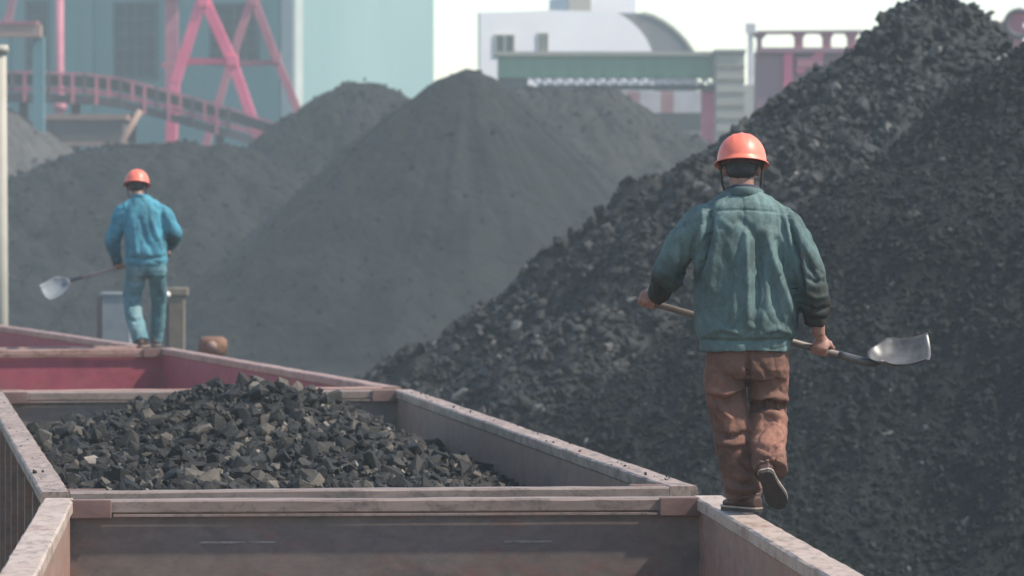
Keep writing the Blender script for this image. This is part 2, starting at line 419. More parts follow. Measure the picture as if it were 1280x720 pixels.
def wagon(Rn, hd, L, label, m_end, m_side, m_rim, m_rimend, scuffs=()):
    h = R(hd); right = Vector((math.cos(h), math.sin(h), 0))
    o = empty("rail_wagon", Vector((Rn[0], Rn[1], 0)) - right * W / 2, h, label=label, cat="rail wagon", group="open rail wagons of the coal train")
    zt = RIM - CH; fl = 1.2; a = W / 2
    MB().box(-a + .06, a - .06, .06, L - .06, fl - .12, fl).build("floor", M['wag_in'], o)
    for s in (-1, 1):
        m = MB(); x0, x1 = sorted((s * (a - .135), s * (a - .095)))
        m.box(x0, x1, .135, L - .135, fl + .002, zt - .002)
        n = 10
        for i in range(n):
            y = .25 + (L - .5) * i / (n - 1); xa, xb = sorted((s * (a - .093), s * (a - .012)))
            m.box(xa, xb, y - .07, y + .07, fl - .1, zt - .03)
        m.build("side_wall", m_side, o)
        r = rail(L, CAP, CH, m_rim, o, "top_rail")
        r.location = (s * (a - CAP / 2), 0, zt)
    for e in (0, 1):
        y_in = .135 if e == 0 else L - .135; y_out = .095 if e == 0 else L - .095
        m = MB(); ya, yb = sorted((y_in, y_out)); m.box(-a + .137, a - .137, ya, yb, fl + .002, zt - .002)
        for i in range(6):
            x = -a + .3 + (W - .6) * i / 5; yc, yd = sorted((y_out + (-.002 if e == 0 else .002), .015 if e == 0 else L - .015))
            m.box(x - .06, x + .06, yc, yd, fl - .1, zt - .03)
        m.build("end_wall", m_end, o)
        ya, yb = (.0, CAP) if e == 0 else (L - CAP, L)
        r = rail(2 * a - 2 * CAP - .004, CAP, CH - .003, m_rimend, o, "end_rail"); r.location = (a - CAP - .002, (ya + yb) / 2, zt); r.rotation_euler = (0, 0, R(90))
        yf = CAP if e == 0 else L - CAP - .028
        MB().box(-a + CAP + .20, a - CAP - .20, yf + .002, yf + .03, zt - .014, zt - .003).build("flange", m_rimend, o)
        for s in (-1, 1):
            xa, xb = sorted((s * (a - CAP + .012), s * (a - CAP - .19)))
            yg, yh = (CAP - .004, CAP + .032) if e == 0 else (L - CAP - .032, L - CAP + .004)
            MB().box(xa, xb, yg, yh, zt - .022, zt + CH + .002).build("corner_bracket", M['wag_brk'], o, bevel=.006)
        for sx, sw, sz in (scuffs if e else ()):
            MB().box(sx - sw / 2, sx + sw / 2, L - .1385, L - .1345, sz - .005, sz + .005).build("weld_strip", M['scuff'], o)
    MB().box(-1.1, 1.1, .4, L - .4, .92, 1.078).build("underframe", M['black_iron'], o)
    for y in (2.2, L - 2.2):
        m = MB()
        for dy in (-.87, .87):
            for s in (-1, 1):
                m.tube([(s * .70, y + dy, .42), (s * .82, y + dy, .42)], .42, 20)
            m.tube([(-.7, y + dy, .42), (.7, y + dy, .42)], .07, 8)
        for s in (-1, 1): m.box(min(s * .9, s * 1.05), max(s * .9, s * 1.05), y - 1.2, y + 1.2, .35, .65)
        m.box(-.9, .9, y - .25, y + .25, .5, .9)
        m.build("bogie", M['black_iron'], o)
    for y in (-.2, L + .2):
        MB().box(-.15, .15, min(y, y - .05 * np.sign(y)) - .22, y + .22, .75, 1.0).build("coupler", M['black_iron'], o)
    return o

h1 = 3.7; L1 = 12.9
fw = Vector((-math.sin(R(h1)), math.cos(R(h1))))
wg1 = wagon(Vector((1.066, 22.88)) - fw * L1, h1, L1, "nearest rail wagon, empty, with dark dusty end wall, at the bottom of the photo",
            M['wag_in'], M['wag_side'], M['rim'], M['rim_end'], ((-.74, .38, 2.985), (.71, .24, 2.982)))
wg2 = wagon((.97, 23.65), 7.9, 12.9, "rail wagon carrying the heap of black coal lumps",
            M['wag_in'], M['wag_side'], M['rim_dirty'], M['rim_end'])
wg3 = wagon((-.90, 36.95), 14.2, 10.75, "empty rail wagon with pink red end wall beyond the coal heap",
            M['wag_red'], M['wag_red'], M['rim_rust'], M['rim_rust'])
wg4 = wagon((-3.80, 47.95), 16.2, 12.9, "farthest rail wagon, beyond the blue jacketed worker's feet",
            M['wag_red'], M['wag_red'], M['rim_rust'], M['rim_rust'])

# ------------------------------------------------------------------ coal: lump shapes, heaps
def lump_shapes(n=28):
    out = []
    for i in range(n):
        bm = bmesh.new(); k = random.randint(14, 22)
        for _ in range(k):
            p = Vector((random.uniform(-1, 1), random.uniform(-1, 1), random.uniform(-1, 1))); p = (p / max(p.length, .75) * .6 + p / max(abs(p.x), abs(p.y), abs(p.z)) * .4) * random.choice((.8, 1, 1))
            p = Vector((p.x, p.y * random.uniform(.75, 1), p.z * random.uniform(.75, 1))) * random.uniform(.8, 1)
            bm.verts.new(p)
        r = bmesh.ops.convex_hull(bm, input=list(bm.verts))
        bmesh.ops.delete(bm, geom=[e for e in r["geom_interior"] if isinstance(e, bmesh.types.BMVert)], context='VERTS')
        bmesh.ops.triangulate(bm, faces=list(bm.faces))
        bm.verts.index_update()
        out.append((np.array([tuple(v.co) for v in bm.verts]), np.array([[v.index for v in f.verts] for f in bm.faces])))
        bm.free()
    return out
LUMPS = lump_shapes()

def rand_rot(n):
    q = rng.normal(size=(n, 4)); q /= np.linalg.norm(q, axis=1)[:, None]
    a, b, c, d = q.T
    return np.stack([1 - 2 * (c * c + d * d), 2 * (b * c - a * d), 2 * (b * d + a * c), 2 * (b * c + a * d), 1 - 2 * (b * b + d * d), 2 * (c * d - a * b),
                     2 * (b * d - a * c), 2 * (c * d + a * b), 1 - 2 * (b * b + c * c)], -1).reshape(-1, 3, 3)

def lumps(pos, size, tone):
    """one big vertex/triangle array of angular lumps at pos"""
    V, Fc, T = [], [], []; base = 0; kind = rng.integers(0, len(LUMPS), len(pos)); rot = rand_rot(len(pos))
    st = np.stack([np.ones(len(pos)), rng.uniform(.65, 1, len(pos)), rng.uniform(.5, .9, len(pos))], -1) * size[:, None]
    for k, (v, f) in enumerate(LUMPS):
        s = np.nonzero(kind == k)[0]
        if not len(s): continue
        p = v[None] * st[s][:, None, :]
        p = np.einsum('nij,nvj->nvi', rot[s], p) + pos[s][:, None, :]
        V.append(p.reshape(-1, 3)); T.append(np.repeat(tone[s], len(v)))
        Fc.append((f[None] + (np.arange(len(s)) * len(v))[:, None, None] + base).reshape(-1, 3)); base += len(s) * len(v)
    return np.concatenate(V), np.concatenate(Fc), np.concatenate(T)

def grid_tris(nu, nv, wrap=False):
    i = np.arange(nu * nv).reshape(nv, nu)
    if wrap: i = np.concatenate([i, i[:, :1]], 1)
    a, b, c, d = i[:-1, :-1], i[:-1, 1:], i[1:, 1:], i[1:, :-1]
    return np.concatenate([np.stack([a, b, c], -1).reshape(-1, 3), np.stack([a, c, d], -1).reshape(-1, 3)])

def tones(n, hi=.985, rare=.02):
    t = np.clip(rng.beta(2.2, 3.0, n), 0, .9); r = rng.random(n)
    t[r < rare] = rng.uniform(.92, hi, (r < rare).sum()); t[r < rare * .12] = 1.0
    return t

# the load of wagon 2, in that wagon's own axes
def load_h(x, y):
    G = lambda v, c, s: np.exp(-((v - c) / s) ** 2)
    h = -.20 + .40 * G(x, .0, .95) * G(y, 7.6, 3.2) + .05 * G(x, -1.5, .9) * G(y, 5.5, 3.0)
    h = h + .13 * G(y, 0.0, 2.6) * (1 - np.clip((x - .1) / 1.0, 0, 1)) + .10 * G(x, -.4, .8) * G(y, 3.0, 2.0)
    t = np.clip((x - .5) / 1.0, 0, 1); h = h - .22 * t * t * (3 - 2 * t) * (1 - .35 * G(y, 9, 3))
    h = h - .30 * np.clip((y - 9.5) / 2.5, 0, 1)
    return h + .05 * vfbm(x * 2.1 + 3, y * 2.1, 3)
nu, nv = 90, 300
xs = np.linspace(-1.565, 1.565, nu); ys = np.linspace(.14, 12.75, nv); X, Y = np.meshgrid(xs, ys)
Zl = RIM + load_h(X, Y)
bv = np.stack([X, Y, Zl], -1).reshape(-1, 3); bf = grid_tris(nu, nv); btone = np.clip(.35 + .25 * vfbm(X * 8, Y * 8, 3), 0, .8).ravel()
n = 27000
px_ = rng.uniform(-1.53, 1.53, n); py_ = .2 + 12.4 * rng.random(n) ** 1.05
sz = np.clip(.0185 * np.exp(rng.normal(0, .62, n)), .006, .085)
big = rng.random(n) < .010; sz[big] = rng.uniform(.05, .105, big.sum())
sz = np.minimum(sz, 1.56 - np.abs(px_) + .01); sz = np.minimum(sz, np.minimum(py_ - .12, 12.76 - py_) + .005)
pos = np.stack([px_, py_, RIM + load_h(px_, py_) + sz * rng.uniform(-.15, .6, n)], -1)
# crumbs that fell on the top rails
nc = 80; cy = rng.uniform(.3, 12.5, nc); cs = rng.choice([-1, 1], nc, p=[.3, .7]); cz = np.clip(.006 * np.exp(rng.normal(0, .5, nc)), .003, .018)
pos2 = np.stack([cs * (W / 2 - CAP / 2 + rng.uniform(-.06, .06, nc)), cy, RIM + cz * .3], -1)
lv, lf, lt = lumps(np.concatenate([pos, pos2]), np.concatenate([sz, cz]), np.concatenate([np.where(sz > .055, np.minimum(tones(n), .86), tones(n, .99, .03)), tones(nc) * .6]))
load = mesh("coal_load", np.concatenate([bv, lv]), np.concatenate([bf, lf + len(bv)]), M['coal_load'], attrs={"tone": np.concatenate([btone, lt])}, sharp_from=len(bf))
load.location = wg2.location; load.rotation_euler = wg2.rotation_euler
tag(load, "heap of black coal lumps lying in the second wagon", "coal heap")

# stockpiles: cones of tipped coal with gullies, lumps lying on the skin
def pile(name, px, py, d, slope, label, mat, flat=.5, nlump=0, lsize=.07, lsig=.5, rough=.25, gully=.0, squash=1.0, seed=0., res=(420, 190), lo=.5, back=.35, lmask=None, ridge=0.0, ridge_dir=(1, 0), big=.012):
    top = at(px, py, d); Ht = top.z; rad = Ht / slope * 1.06
    rx = np.array(ridge_dir, float); rx /= np.linalg.norm(rx)
    def height(x, y):
        u = x * rx[0] + y * rx[1]; v = -x * rx[1] + y * rx[0]
        u = np.sign(u) * np.maximum(np.abs(u) - ridge, 0)
        r = np.sqrt((u) ** 2 + (v * squash) ** 2); th = np.arctan2(y, x)
        rr = np.sqrt(r * r + flat * flat) - flat * .55
        w = np.clip(r / (rad * .4) - .12, 0, 1)
        z = Ht - slope * rr
        z = z + w * (rough * 1.3 * vfbm(x * .33 + seed, y * .33 - seed, 3) + gully * vfbm(th * 9 + seed + .15 * vfbm(x * .5, y * .5, 2), r * .12 + seed, 3))
        z = z + rough * .28 * vfbm(x * 1.6 + seed, y * 1.6, 3) + rough * .1 * vfbm(x * 6.3 + seed, y * 6.3, 2)
        foot = .45
        return np.where(z < foot, foot * np.exp((np.minimum(z, foot) - foot) / foot) - .03, z)
    nu, nv = res
    th = np.linspace(0, 2 * math.pi, nu, endpoint=False); rr = np.linspace(.02, 1, nv) ** .9 * (rad * 1.15)
    T, Rr = np.meshgrid(th, rr)
    X = Rr * np.cos(T); Y = Rr * np.sin(T) / squash
    un = np.sign(X * rx[0] + Y * rx[1]) * ridge * np.minimum(1, np.abs(np.cos(T)) * 3)
    X = X + un * rx[0]; Y = Y + un * rx[1]
    Z = height(X, Y)
    v = np.stack([X, Y, Z], -1).reshape(-1, 3); f = grid_tris(nu, nv, True)
    v = np.concatenate([v, [[0, 0, float(height(np.array(0.), np.array(0.)))]]])
    f = np.concatenate([f, np.array([[len(v) - 1, i, (i + 1) % nu] for i in range(nu)])])
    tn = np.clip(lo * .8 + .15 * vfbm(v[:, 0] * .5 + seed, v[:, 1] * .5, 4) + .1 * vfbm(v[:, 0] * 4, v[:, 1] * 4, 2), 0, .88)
    nbase = len(f)
    if nlump:
        m = nlump * 4
        a = rng.uniform(0, 2 * math.pi, m); r = np.sqrt(rng.random(m)) * rad
        lx = r * np.cos(a) + rng.uniform(-ridge, ridge, m) * rx[0]; ly = r * np.sin(a) / squash + rng.uniform(-ridge, ridge, m) * rx[1]
        keep = (ly < back * rad)
        if lmask is not None: keep &= rng.random(m) < lmask(lx, ly, r / rad)
        lx, ly = lx[keep][:nlump], ly[keep][:nlump]; k = len(lx)
        s = np.clip(lsize * np.exp(rng.normal(0, lsig, k)), lsize * .3, lsize * 3.2)
        b = rng.random(k) < big; s[b] = rng.uniform(lsize * 2.2, lsize * 3.6, b.sum())
        p = np.stack([lx, ly, height(lx, ly) + s * rng.uniform(-.25, .45, k)], -1)
        lv, lf, lt = lumps(p, s, tones(k, .985, .022))
        f = np.concatenate([f, lf + len(v)]); v = np.concatenate([v, lv]); tn = np.concatenate([tn, lt])
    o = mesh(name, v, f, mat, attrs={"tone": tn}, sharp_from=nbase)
    o.location = (top.x, top.y, 0)
    return tag(o, label, "coal pile", "tipped stockpiles of coal in the yard")

pile("coal_pile", 1172, -6, 66, .70, "steep stockpile of coarse coal lumps behind the worker in the teal jacket", M['coal_lump'], .35, 65000, .046, .55, .45, .2, seed=3.1, res=(520, 220), big=.012, lmask=lambda x, y, r: x < 2.2)
pile("coal_pile", 1440, -45, 57, .76, "dark fine grained coal stockpile at the right edge of the photo", M['coal_fine'], .4, 80000, .025, .6, .34, .07, seed=8.4, res=(640, 300), lo=.28, big=.006, lmask=lambda x, y, r: x < -.8)
pile("coal_pile", 583, 76, 138, .83, "tall pointed cone of fine coal in the middle of the yard", M['coal_far'], 0.8, 2500, .045, .5, .24, .12, seed=1.7, lo=.55)
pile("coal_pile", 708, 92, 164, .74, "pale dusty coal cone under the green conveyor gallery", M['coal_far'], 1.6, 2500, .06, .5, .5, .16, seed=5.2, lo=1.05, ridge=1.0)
pile("coal_pile", 452, 86, 176, .78, "rounded coal stockpile in front of the pale teal building wall", M['coal_far'], 1.3, 4000, .08, .5, .5, .14, seed=12.9, lo=.3)
pile("coal_pile", 205, 170, 168, .50, "broad low coal stockpile beneath the conveyor, behind the blue jacketed worker", M['coal_far'], 1.6, 9000, .06, .5, .55, .2, seed=21.3, lo=.22, ridge=1.6)
pile("coal_pile", -8, 122, 186, .72, "small brown grey stockpile beside the cream pole", M['coal_brown'], .6, 800, .07, .5, .25, .15, seed=30.2, lo=.6)

# ------------------------------------------------------------------ far left: factory, trestles, conveyor
def facade_building(c, ang, len_front, len_side, H):
    """corner post c, front runs to the left, side runs away to the right"""
    o = empty("factory_building", (c.x, c.y, 0), R(ang), label="large teal factory building with tall dark windows", cat="building")
    return o
cn = at(368, 100, 240); ang = -28.0
fb = facade_building(cn, ang, 36, 15, 21)
H = 21
# local: x right along the front line, y away; the corner is the origin, front at y=0 for x<0
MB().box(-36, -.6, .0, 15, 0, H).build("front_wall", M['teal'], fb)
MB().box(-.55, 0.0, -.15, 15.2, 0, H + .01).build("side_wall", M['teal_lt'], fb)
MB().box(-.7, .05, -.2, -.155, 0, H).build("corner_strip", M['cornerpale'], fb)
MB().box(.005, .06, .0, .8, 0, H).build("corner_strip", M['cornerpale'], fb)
def lx(px):      # local x on the front wall of the point seen at px
    t = (px - 640) / F; ca, sa = math.cos(R(ang)), math.sin(R(ang))
    return (t * cn.y - cn.x) / (ca - t * sa)
def lz(py, x):
    d = cn.y + x * math.sin(R(ang)); return EYE - (py - HZ) / F * d
for a, b, t0, t1 in ((146, 195, 6, 97), (266, 322, 8, 78), (36, 60, 4, 84)):
    x0, x1 = lx(a), lx(b); z0, z1 = lz(t1, x0), lz(t0, x0)
    wn = MB(); wn.box(x0 - .15, x1 + .15, -.12, -.003, z0 - .18, z0); wn.box(x0 - .15, x1 + .15, -.12, -.003, z1, z1 + .15)
    wn.box(x0 - .15, x0, -.12, -.003, z0, z1); wn.box(x1, x1 + .15, -.12, -.003, z0, z1)
    nmu = 4
    for i in range(1, nmu): wn.box(x0 + (x1 - x0) * i / nmu - .04, x0 + (x1 - x0) * i / nmu + .04, -.09, -.004, z0, z1)
    for i in range(1, 5): wn.box(x0, x1, -.08, -.0045, z0 + (z1 - z0) * i / 5 - .03, z0 + (z1 - z0) * i / 5 + .03)
    wf = wn.build("window", M['mullion'], fb)
    MB().box(x0, x1, -.03, -.002, z0, z1).build("pane", M['pane'], wf)
for a in (112, 215, 345, 8):
    x = lx(a); MB().box(x - .35, x + .35, -.22, -.001, 0, H - .5).build("pilaster", M['teal'], fb)

def px_beam(m, a, b, d, w, h=None):
    d0, d1 = d if isinstance(d, tuple) else (d, d)
    return m.beam(at(*a, d0), at(*b, d1), w, h)

# two pink A frames: their feet go down behind the piles to the ground
def trestle(d, apex, f1, f2, bars, joints, mat, label, wd, knee=None):
    o = empty("pink_trestle", (at(apex[0], 0, d).x, d, 0), label=label, cat="trestle", group="pink steel trestle frames in front of the factory")
    inv = Matrix.Translation(-o.location)
    def put(name, a, b, w_, dd=0):
        m = MB(); p, q = inv @ at(*a, d + dd), inv @ at(*b, d + dd); m.beam(p, q, w_); return m.build(name, mat, o, bevel=.02)
    for f in (f1, f2):
        put("leg", apex, f[0], wd)
        for i in range(len(f) - 1): put("leg", f[i], f[i + 1], wd * .95)
    for a, b in bars: put("brace", a, b, wd * .62, .35)
    for j in joints:
        p = inv @ at(*j, d - .1); s = wd * 1.05
        MB().box(p.x - s / 2, p.x + s / 2, p.y - s / 2, p.y + s / 2, p.z - s / 2, p.z + s / 2).build("gusset", mat, o, bevel=.03)
    return o
trestle(198, (254, -4), [(219, 104), (214, 175), (213, 390)], [(290, 76), (313, 142), (398, 390)], [((232, 77), (292, 77))], [(254, 2), (291, 76)], M['pink'],
        "bright pink steel A frame standing in front of the teal factory", .46)
trestle(206, (316, -4), [(291, 70), (262, 165), (200, 390)], [(346, 76), (362, 112), (470, 390)], [((292, 80), (346, 78)), ((202, 82), (238, 79))], [(316, 2), (346, 74)], M['pink_dk'],
        "faded pink steel frame just behind the bright pink A frame", .38)
t = empty("pink_column", at(215, 390, 215).to_tuple(), label="faded pink vertical column left of the pink A frame", cat="column")
t.location.z = 0
MB().box(-.3, .3, -.2, .2, 0, 14.6).build("shaft", M['pink_dk'], t); MB().box(-.8, .8, -.5, .5, 14.6, 15.2).build("capital", M['pink_dk'], t)
t = empty("pink_column", at(75, 390, 215).to_tuple(), label="thin pink pipe column rising above the conveyor near the tan beam", cat="column")
t.location.z = 0
MB().tube([(0, 0, 0), (0, 0, 15.4)], .2, 12).build("shaft", M['pink_dk'], t, True); MB().tube([(0, 0, 9.3), (0, 0, 9.7)], .32, 12).build("flange", M['pink_dk'], t, True)

# curved conveyor gallery
cv = empty("conveyor_gallery", (at(150, 130, 192).x, 192, 0), label="long arched conveyor gallery with dark belt and rails below the factory windows", cat="conveyor")
ci = Matrix.Translation(-cv.location)
path = [(-60, 108), (10, 107), (60, 108), (110, 110), (150, 115), (200, 128), (250, 142), (305, 158), (345, 172)]
def cpath(dy, dd): return [ci @ at(x, y + dy, 192 + dd) for x, y in path]
m = MB()
for dd in (-.9, .9):
    P = cpath(4, dd)
    m = MB()
    for a, b in zip(P[:-1], P[1:]): m.beam(a, b, .14, .22)
    m.build("rail_beam", M['pink_dk'], cv)
m = MB(); P = cpath(-17, -1.0)
for a, b in zip(P[:-1], P[1:]): m.beam(a, b, .09, .09)
m.build("handrail", M['pink_dk'], cv)
m = MB(); P = cpath(-8, 0)
for a, b in zip(P[:-1], P[1:]): m.beam(a, b, 1.5, .42)
m.build("belt", M['dkbelt'], cv)
m = MB(); P = cpath(15, 0)
for a, b in zip(P[:-1], P[1:]): m.beam(a, b, 1.9, .34)
m.build("deck", M['deck'], cv)
for i, x in enumerate(range(16, 300, 15)):
    y = float(np.interp(x, [p[0] for p in path], [p[1] for p in path]))
    m = MB(); m.beam(ci @ at(x, y + (20 if i % 2 else 8), 191), ci @ at(x, y - 18, 191), .13); m.build("post", M['pink_dk'] if i % 3 else M['deck'], cv)
    if i % 2 == 0 and x < 280:
        y2 = float(np.interp(x + 15, [p[0] for p in path], [p[1] for p in path]))
        m = MB(); m.beam(ci @ at(x, y + 18, 191.3), ci @ at(x + 15, y2 + 5, 191.3), .11); m.build("truss_brace", M['deck'], cv)
for x, y in ((30, 135), (95, 135), (165, 150), (275, 170)):
    m = MB(); a = ci @ at(x, y - 8, 192.5); m.beam((a.x, a.y, 0), a, .35); m.build("support_leg", M['deck'], cv)
cb = empty("conveyor_box", (at(105, 160, 190).x, 190, 0), label="brown transfer box hanging under the conveyor beside the small brown pile", cat="conveyor box")
z0, z1 = at(0, 178, 190).z, at(0, 150, 190).z
MB().box(-1.6, 1.7, -.6, 1.2, z0, z1).build("casing", M['deck'], cb)
MB().box(-1.75, 1.85, -.7, 1.3, z1, z1 + .22).build("lid", M['tan'], cb)
MB().box(-1.7, 1.8, -.65, 1.25, z0 - .15, z0).build("bottom_rail", M['tan'], cb)
for s in (-1.3, 1.4): MB().box(s - .12, s + .12, .1, .34, 0, z0 - .15).build("leg", M['deck'], cb)
ch = empty("inclined_chute", (at(160, 150, 188).x, 188, 0), label="thin inclined tan pipe below the conveyor, left of the bright A frame", cat="pipe")
m = MB(); m.tube([at(176, 138, 188) - ch.location, at(152, 178, 188) - ch.location, at(140, 200, 188) - ch.location], .13, 10); m.build("pipe", M['tan'], ch, True)
m = MB(); p = at(140, 200, 188) - ch.location; m.box(p.x - .4, p.x + .4, -.4, .4, 0, p.z + .1); m.build("base", M['deck'], ch)

# cream pole and the tan beam at the left edge
d = 72; c = at(0, 0, d).x + .0
po = empty("cream_pole", (at(1, 0, d).x, d, 0), label="cream concrete pole at the left edge of the photo", cat="pole")
zt_ = at(0, 66, d).z
MB().tube([(0, 0, 0), (0, 0, zt_)], [.125, .095], 16).build("shaft", M['cream'], po, True)
MB().tube([(0, 0, zt_), (0, 0, zt_ + .12)], [.14, .12], 16).build("cap", M['cream'], po, True)
d = 185
tb = empty("tan_beam", (at(-40, 40, d).x, d, 0), label="tan horizontal beam on posts at the top left corner", cat="beam")
tl = tb.location
m = MB(); m.beam(at(-120, 39, d) - tl, at(52, 39, d) - tl, .8, .5); m.build("beam", M['tan'], tb)
m = MB(); m.beam(at(-120, 29, d) - tl, at(48, 29, d) - tl, .9, .12); m.build("top_plate", M['pink_dk'], tb)
m = MB(); m.beam(at(10, 29, d) - tl, at(22, -30, d) - tl, .32); m.build("diagonal", M['mauve'], tb)
for x in (-90, 49):
    m = MB(); a = at(x, 46, d + .4) - tl; m.beam((a.x, a.y, 0), a, .45); m.build("post", M['teal_dk'], tb)

# things standing beside the track beyond the wagons
d = 66; q = at(143, 400, d)
kb = empty("grey_cabinet", (q.x, d, 0), label="grey metal cabinet behind the blue jacketed worker's legs", cat="cabinet")
zt_ = at(0, 369, d).z
MB().box(-.17, .24, -.2, .2, .12, zt_).build("body", M['cabinet'], kb, bevel=.012)
MB().box(-.19, .26, -.22, .22, zt_, zt_ + .04).build("lid", M['cabinet'], kb, bevel=.008)
MB().box(-.24, -.172, -.22, .22, .12, zt_ - .02).build("side_panel", M['deck'], kb)
MB().box(-.25, .3, -.25, .25, 0, .12).build("plinth", M['concrete'], kb)
d = 64; q = at(222, 400, d)
cp = empty("concrete_post", (q.x, d, 0), label="brownish concrete post with a small white lamp, right of the blue jacketed worker", cat="post")
zt_ = at(0, 370, d).z
MB().box(-.13, .10, -.1, .1, 0, zt_).build("shaft", M['concrete'], cp, bevel=.02)
MB().box(-.16, .15, -.12, .12, zt_, zt_ + .12).build("cap", M['concrete'], cp, bevel=.02)
MB().add(*ball((-.14, -.12, zt_ + .02), .05)).build("lamp", M['lamp_glass'], cp, True)
MB().box(-.16, -.131, -.06, .06, .4, zt_ - .1).build("conduit", M['deck'], cp)
d = 52; q = at(266, 430, d)
rb = empty("rusty_valve", (q.x, d, 0), label="rusty orange round stub just outside the wagon with the pink end wall", cat="stub")
zt_ = at(0, 421, d).z
MB().tube([(0, 0, 0), (0, 0, zt_ - .22)], .09, 14).build("pipe", M['rust'], rb, True)
MB().tube([(0, 0, zt_ - .22), (0, 0, zt_ - .2), (0, 0, zt_ - .04), (0, 0, zt_)], [.12, .165, .165, .12], 18).build("drum", M['rust'], rb, True)
MB().tube([(.0, -.17, zt_ - .1), (.0, -.2, zt_ - .1)], .06, 12).build("flange", M['tan'], rb, True)

# ------------------------------------------------------------------ far middle and right: white building, green gallery, mauve hopper, red crane
d = 262; an = -14.0
wb = empty("white_building", (at(600, 0, d).x, d, 0), R(-an), label="white building with a curved grey roof behind the green gallery", cat="building")
def wl(px, py):   # local (x, z) on the building's front for a photo pixel
    t_ = (px - 640) / F; x = (t_ * d - wb.location.x) / (math.cos(R(an)) + t_ * math.sin(R(an)))
    return x, EYE - (py - HZ) / F * (d - x * math.sin(R(an)))
prof = [(600, 16), (640, 15), (690, 13), (768, 15), (779, 20), (790, 28), (800, 38), (808, 49), (814, 62), (817, 80)]
pts = [wl(*p) for p in prof]
poly = [Vector((pts[0][0], 0, 0))] + [Vector((x, 0, z)) for x, z in pts] + [Vector((pts[-1][0], 0, 0))]
MB().prism(poly, (0, .5, 0)).build("front_wall", M['white'], wb)
# vaulted hall in dark sheet behind the white front wall
big_ = [wl(*p) for p in [(725, 16.5), (770, 16), (806, 16), (818, 19), (830, 25), (842, 33), (852, 42), (861, 52), (868, 62), (873, 74)]]
poly = [Vector((big_[0][0], 0, 0))] + [Vector((x, 0, z)) for x, z in big_] + [Vector((big_[-1][0], 0, 0))]
MB().prism([p + Vector((0, .502, 0)) for p in poly], (0, 11, 0)).build("vaulted_hall", M['roof'], wb)
m = MB()
for (xa, za), (xb, zb) in zip(big_[2:-1], big_[3:]): m.beam((xa, .44, za), (xb, .44, zb), .1, .16)
m.build("roof_edge", M['greycon'], wb)
for a, b, t0, t1 in ((620, 641, 45, 67), (674, 683, 43, 64)):
    (x0, z1), (x1, z0) = wl(a, t0), wl(b, t1)
    wf = MB(); wf.box(x0 - .1, x1 + .1, -.1, -.002, z0 - .12, z0); wf.box(x0 - .1, x1 + .1, -.1, -.002, z1, z1 + .1); wf.box(x0 - .1, x0, -.1, -.002, z0, z1); wf.box(x1, x1 + .1, -.1, -.002, z0, z1)
    wf.box((x0 + x1) / 2 - .05, (x0 + x1) / 2 + .05, -.09, -.003, z0, z1)
    f_ = wf.build("window", M['greycon'], wb); MB().box(x0, x1, -.04, -.0025, z0, z1).build("pane", M['pane'], f_)
(x0, z0), (x1, z1) = wl(724, 13.5), wl(806, -6)
MB().box(x0, x1, 2.0, 7, z0 - 1.0, z1).build("roof_block", M['white'], wb)
MB().box(x0 - .15, x0 + 1.2, 1.85, 1.998, z0 - .6, z1).build("louvre", M['greycon'], wb)

d = 218
gg = empty("green_gallery", (at(620, 0, d).x, d, 0), label="long green conveyor gallery in front of the white building", cat="conveyor gallery")
gl = gg.location
def gp(px, py, dd=0): return at(px, py, d + dd) - gl
a, b = gp(622, 97), gp(892, 70)
MB().box(a.x, b.x, 0, 2.4, a.z, b.z).build("side_panel", M['green'], gg)
m = MB()
for k in range(13):
    x = a.x + .2 + (b.x - a.x - .4) * k / 12; MB().box(x - .06, x + .06, -.1, -.002, a.z, b.z).build("panel_rib", M['green'], gg)
MB().box(a.x - .2, b.x + .1, -.3, 2.7, b.z, b.z + .2).build("roof", M['greycon'], gg)
m = MB(); c0, c1 = gp(622, 112), gp(660, 98); m.box(c0.x, c1.x, -.05, 2.3, c0.z, a.z - .01); m.build("lower_housing", M['dkbelt'], gg)  # dark box that paints in the shadow under the gallery's left end
m = MB()
zt_, zb_ = gp(0, 97.5).z, gp(0, 108).z
for k in range(17):
    x = gp(664, 0).x + (b.x - gp(664, 0).x) * k / 17; x2 = gp(664, 0).x + (b.x - gp(664, 0).x) * (k + 1) / 17
    m.beam((x, .1, zt_), (x2, .1, zb_), .14); m.beam((x2, .1, zt_), (x2, .1, zb_), .14)
m.build("truss", M['tankwhite'], gg)
m = MB(); p, q = gp(672, 110), gp(905, 107); m.box(p.x, q.x, -.05, .35, p.z - .12, p.z + .16); m.build("chord", M['dkbelt'], gg)
for px in (640, 888): 
    p = gp(px, 112); MB().box(p.x - .4, p.x + .4, .4, 1.6, 0, p.z).build("column", M['pink'] if px == 888 else M['deck'], gg)
d = 216
gt = empty("grey_tower", (at(913, 0, d).x, d, 0), label="grey panelled concrete tower at the right end of the green gallery", cat="tower")
z1 = at(0, 65, d).z; z0 = at(0, 165, d).z
MB().box(-.66, .66, 0, 3, 0, z1).build("shaft", M['greycon'], gt)
m = MB()
for k in range(8): z = z1 - .1 - k * .62; m.box(-.68, .68, -.03, -.002, z - .05, z + .05)
m.build("ledge", M['concrete'], gt)
MB().box(-.74, .74, -.1, 3.1, z1, z1 + .12).build("parapet", M['greycon'], gt)
d = 225
sb = empty("striped_shed", (at(830, 0, d).x, d, 0), label="red and dirty white striped shed under the green gallery", cat="shed")
z1, z0 = at(0, 114, d).z, at(0, 141, d).z; xs_ = [at(p, 0, d).x - sb.location.x for p in (782, 800, 826, 842, 864, 882)]
MB().box(xs_[0], xs_[-1], .05, 4, z0 - 4, z1 - .1).build("hall", M['tankwhite'], sb)
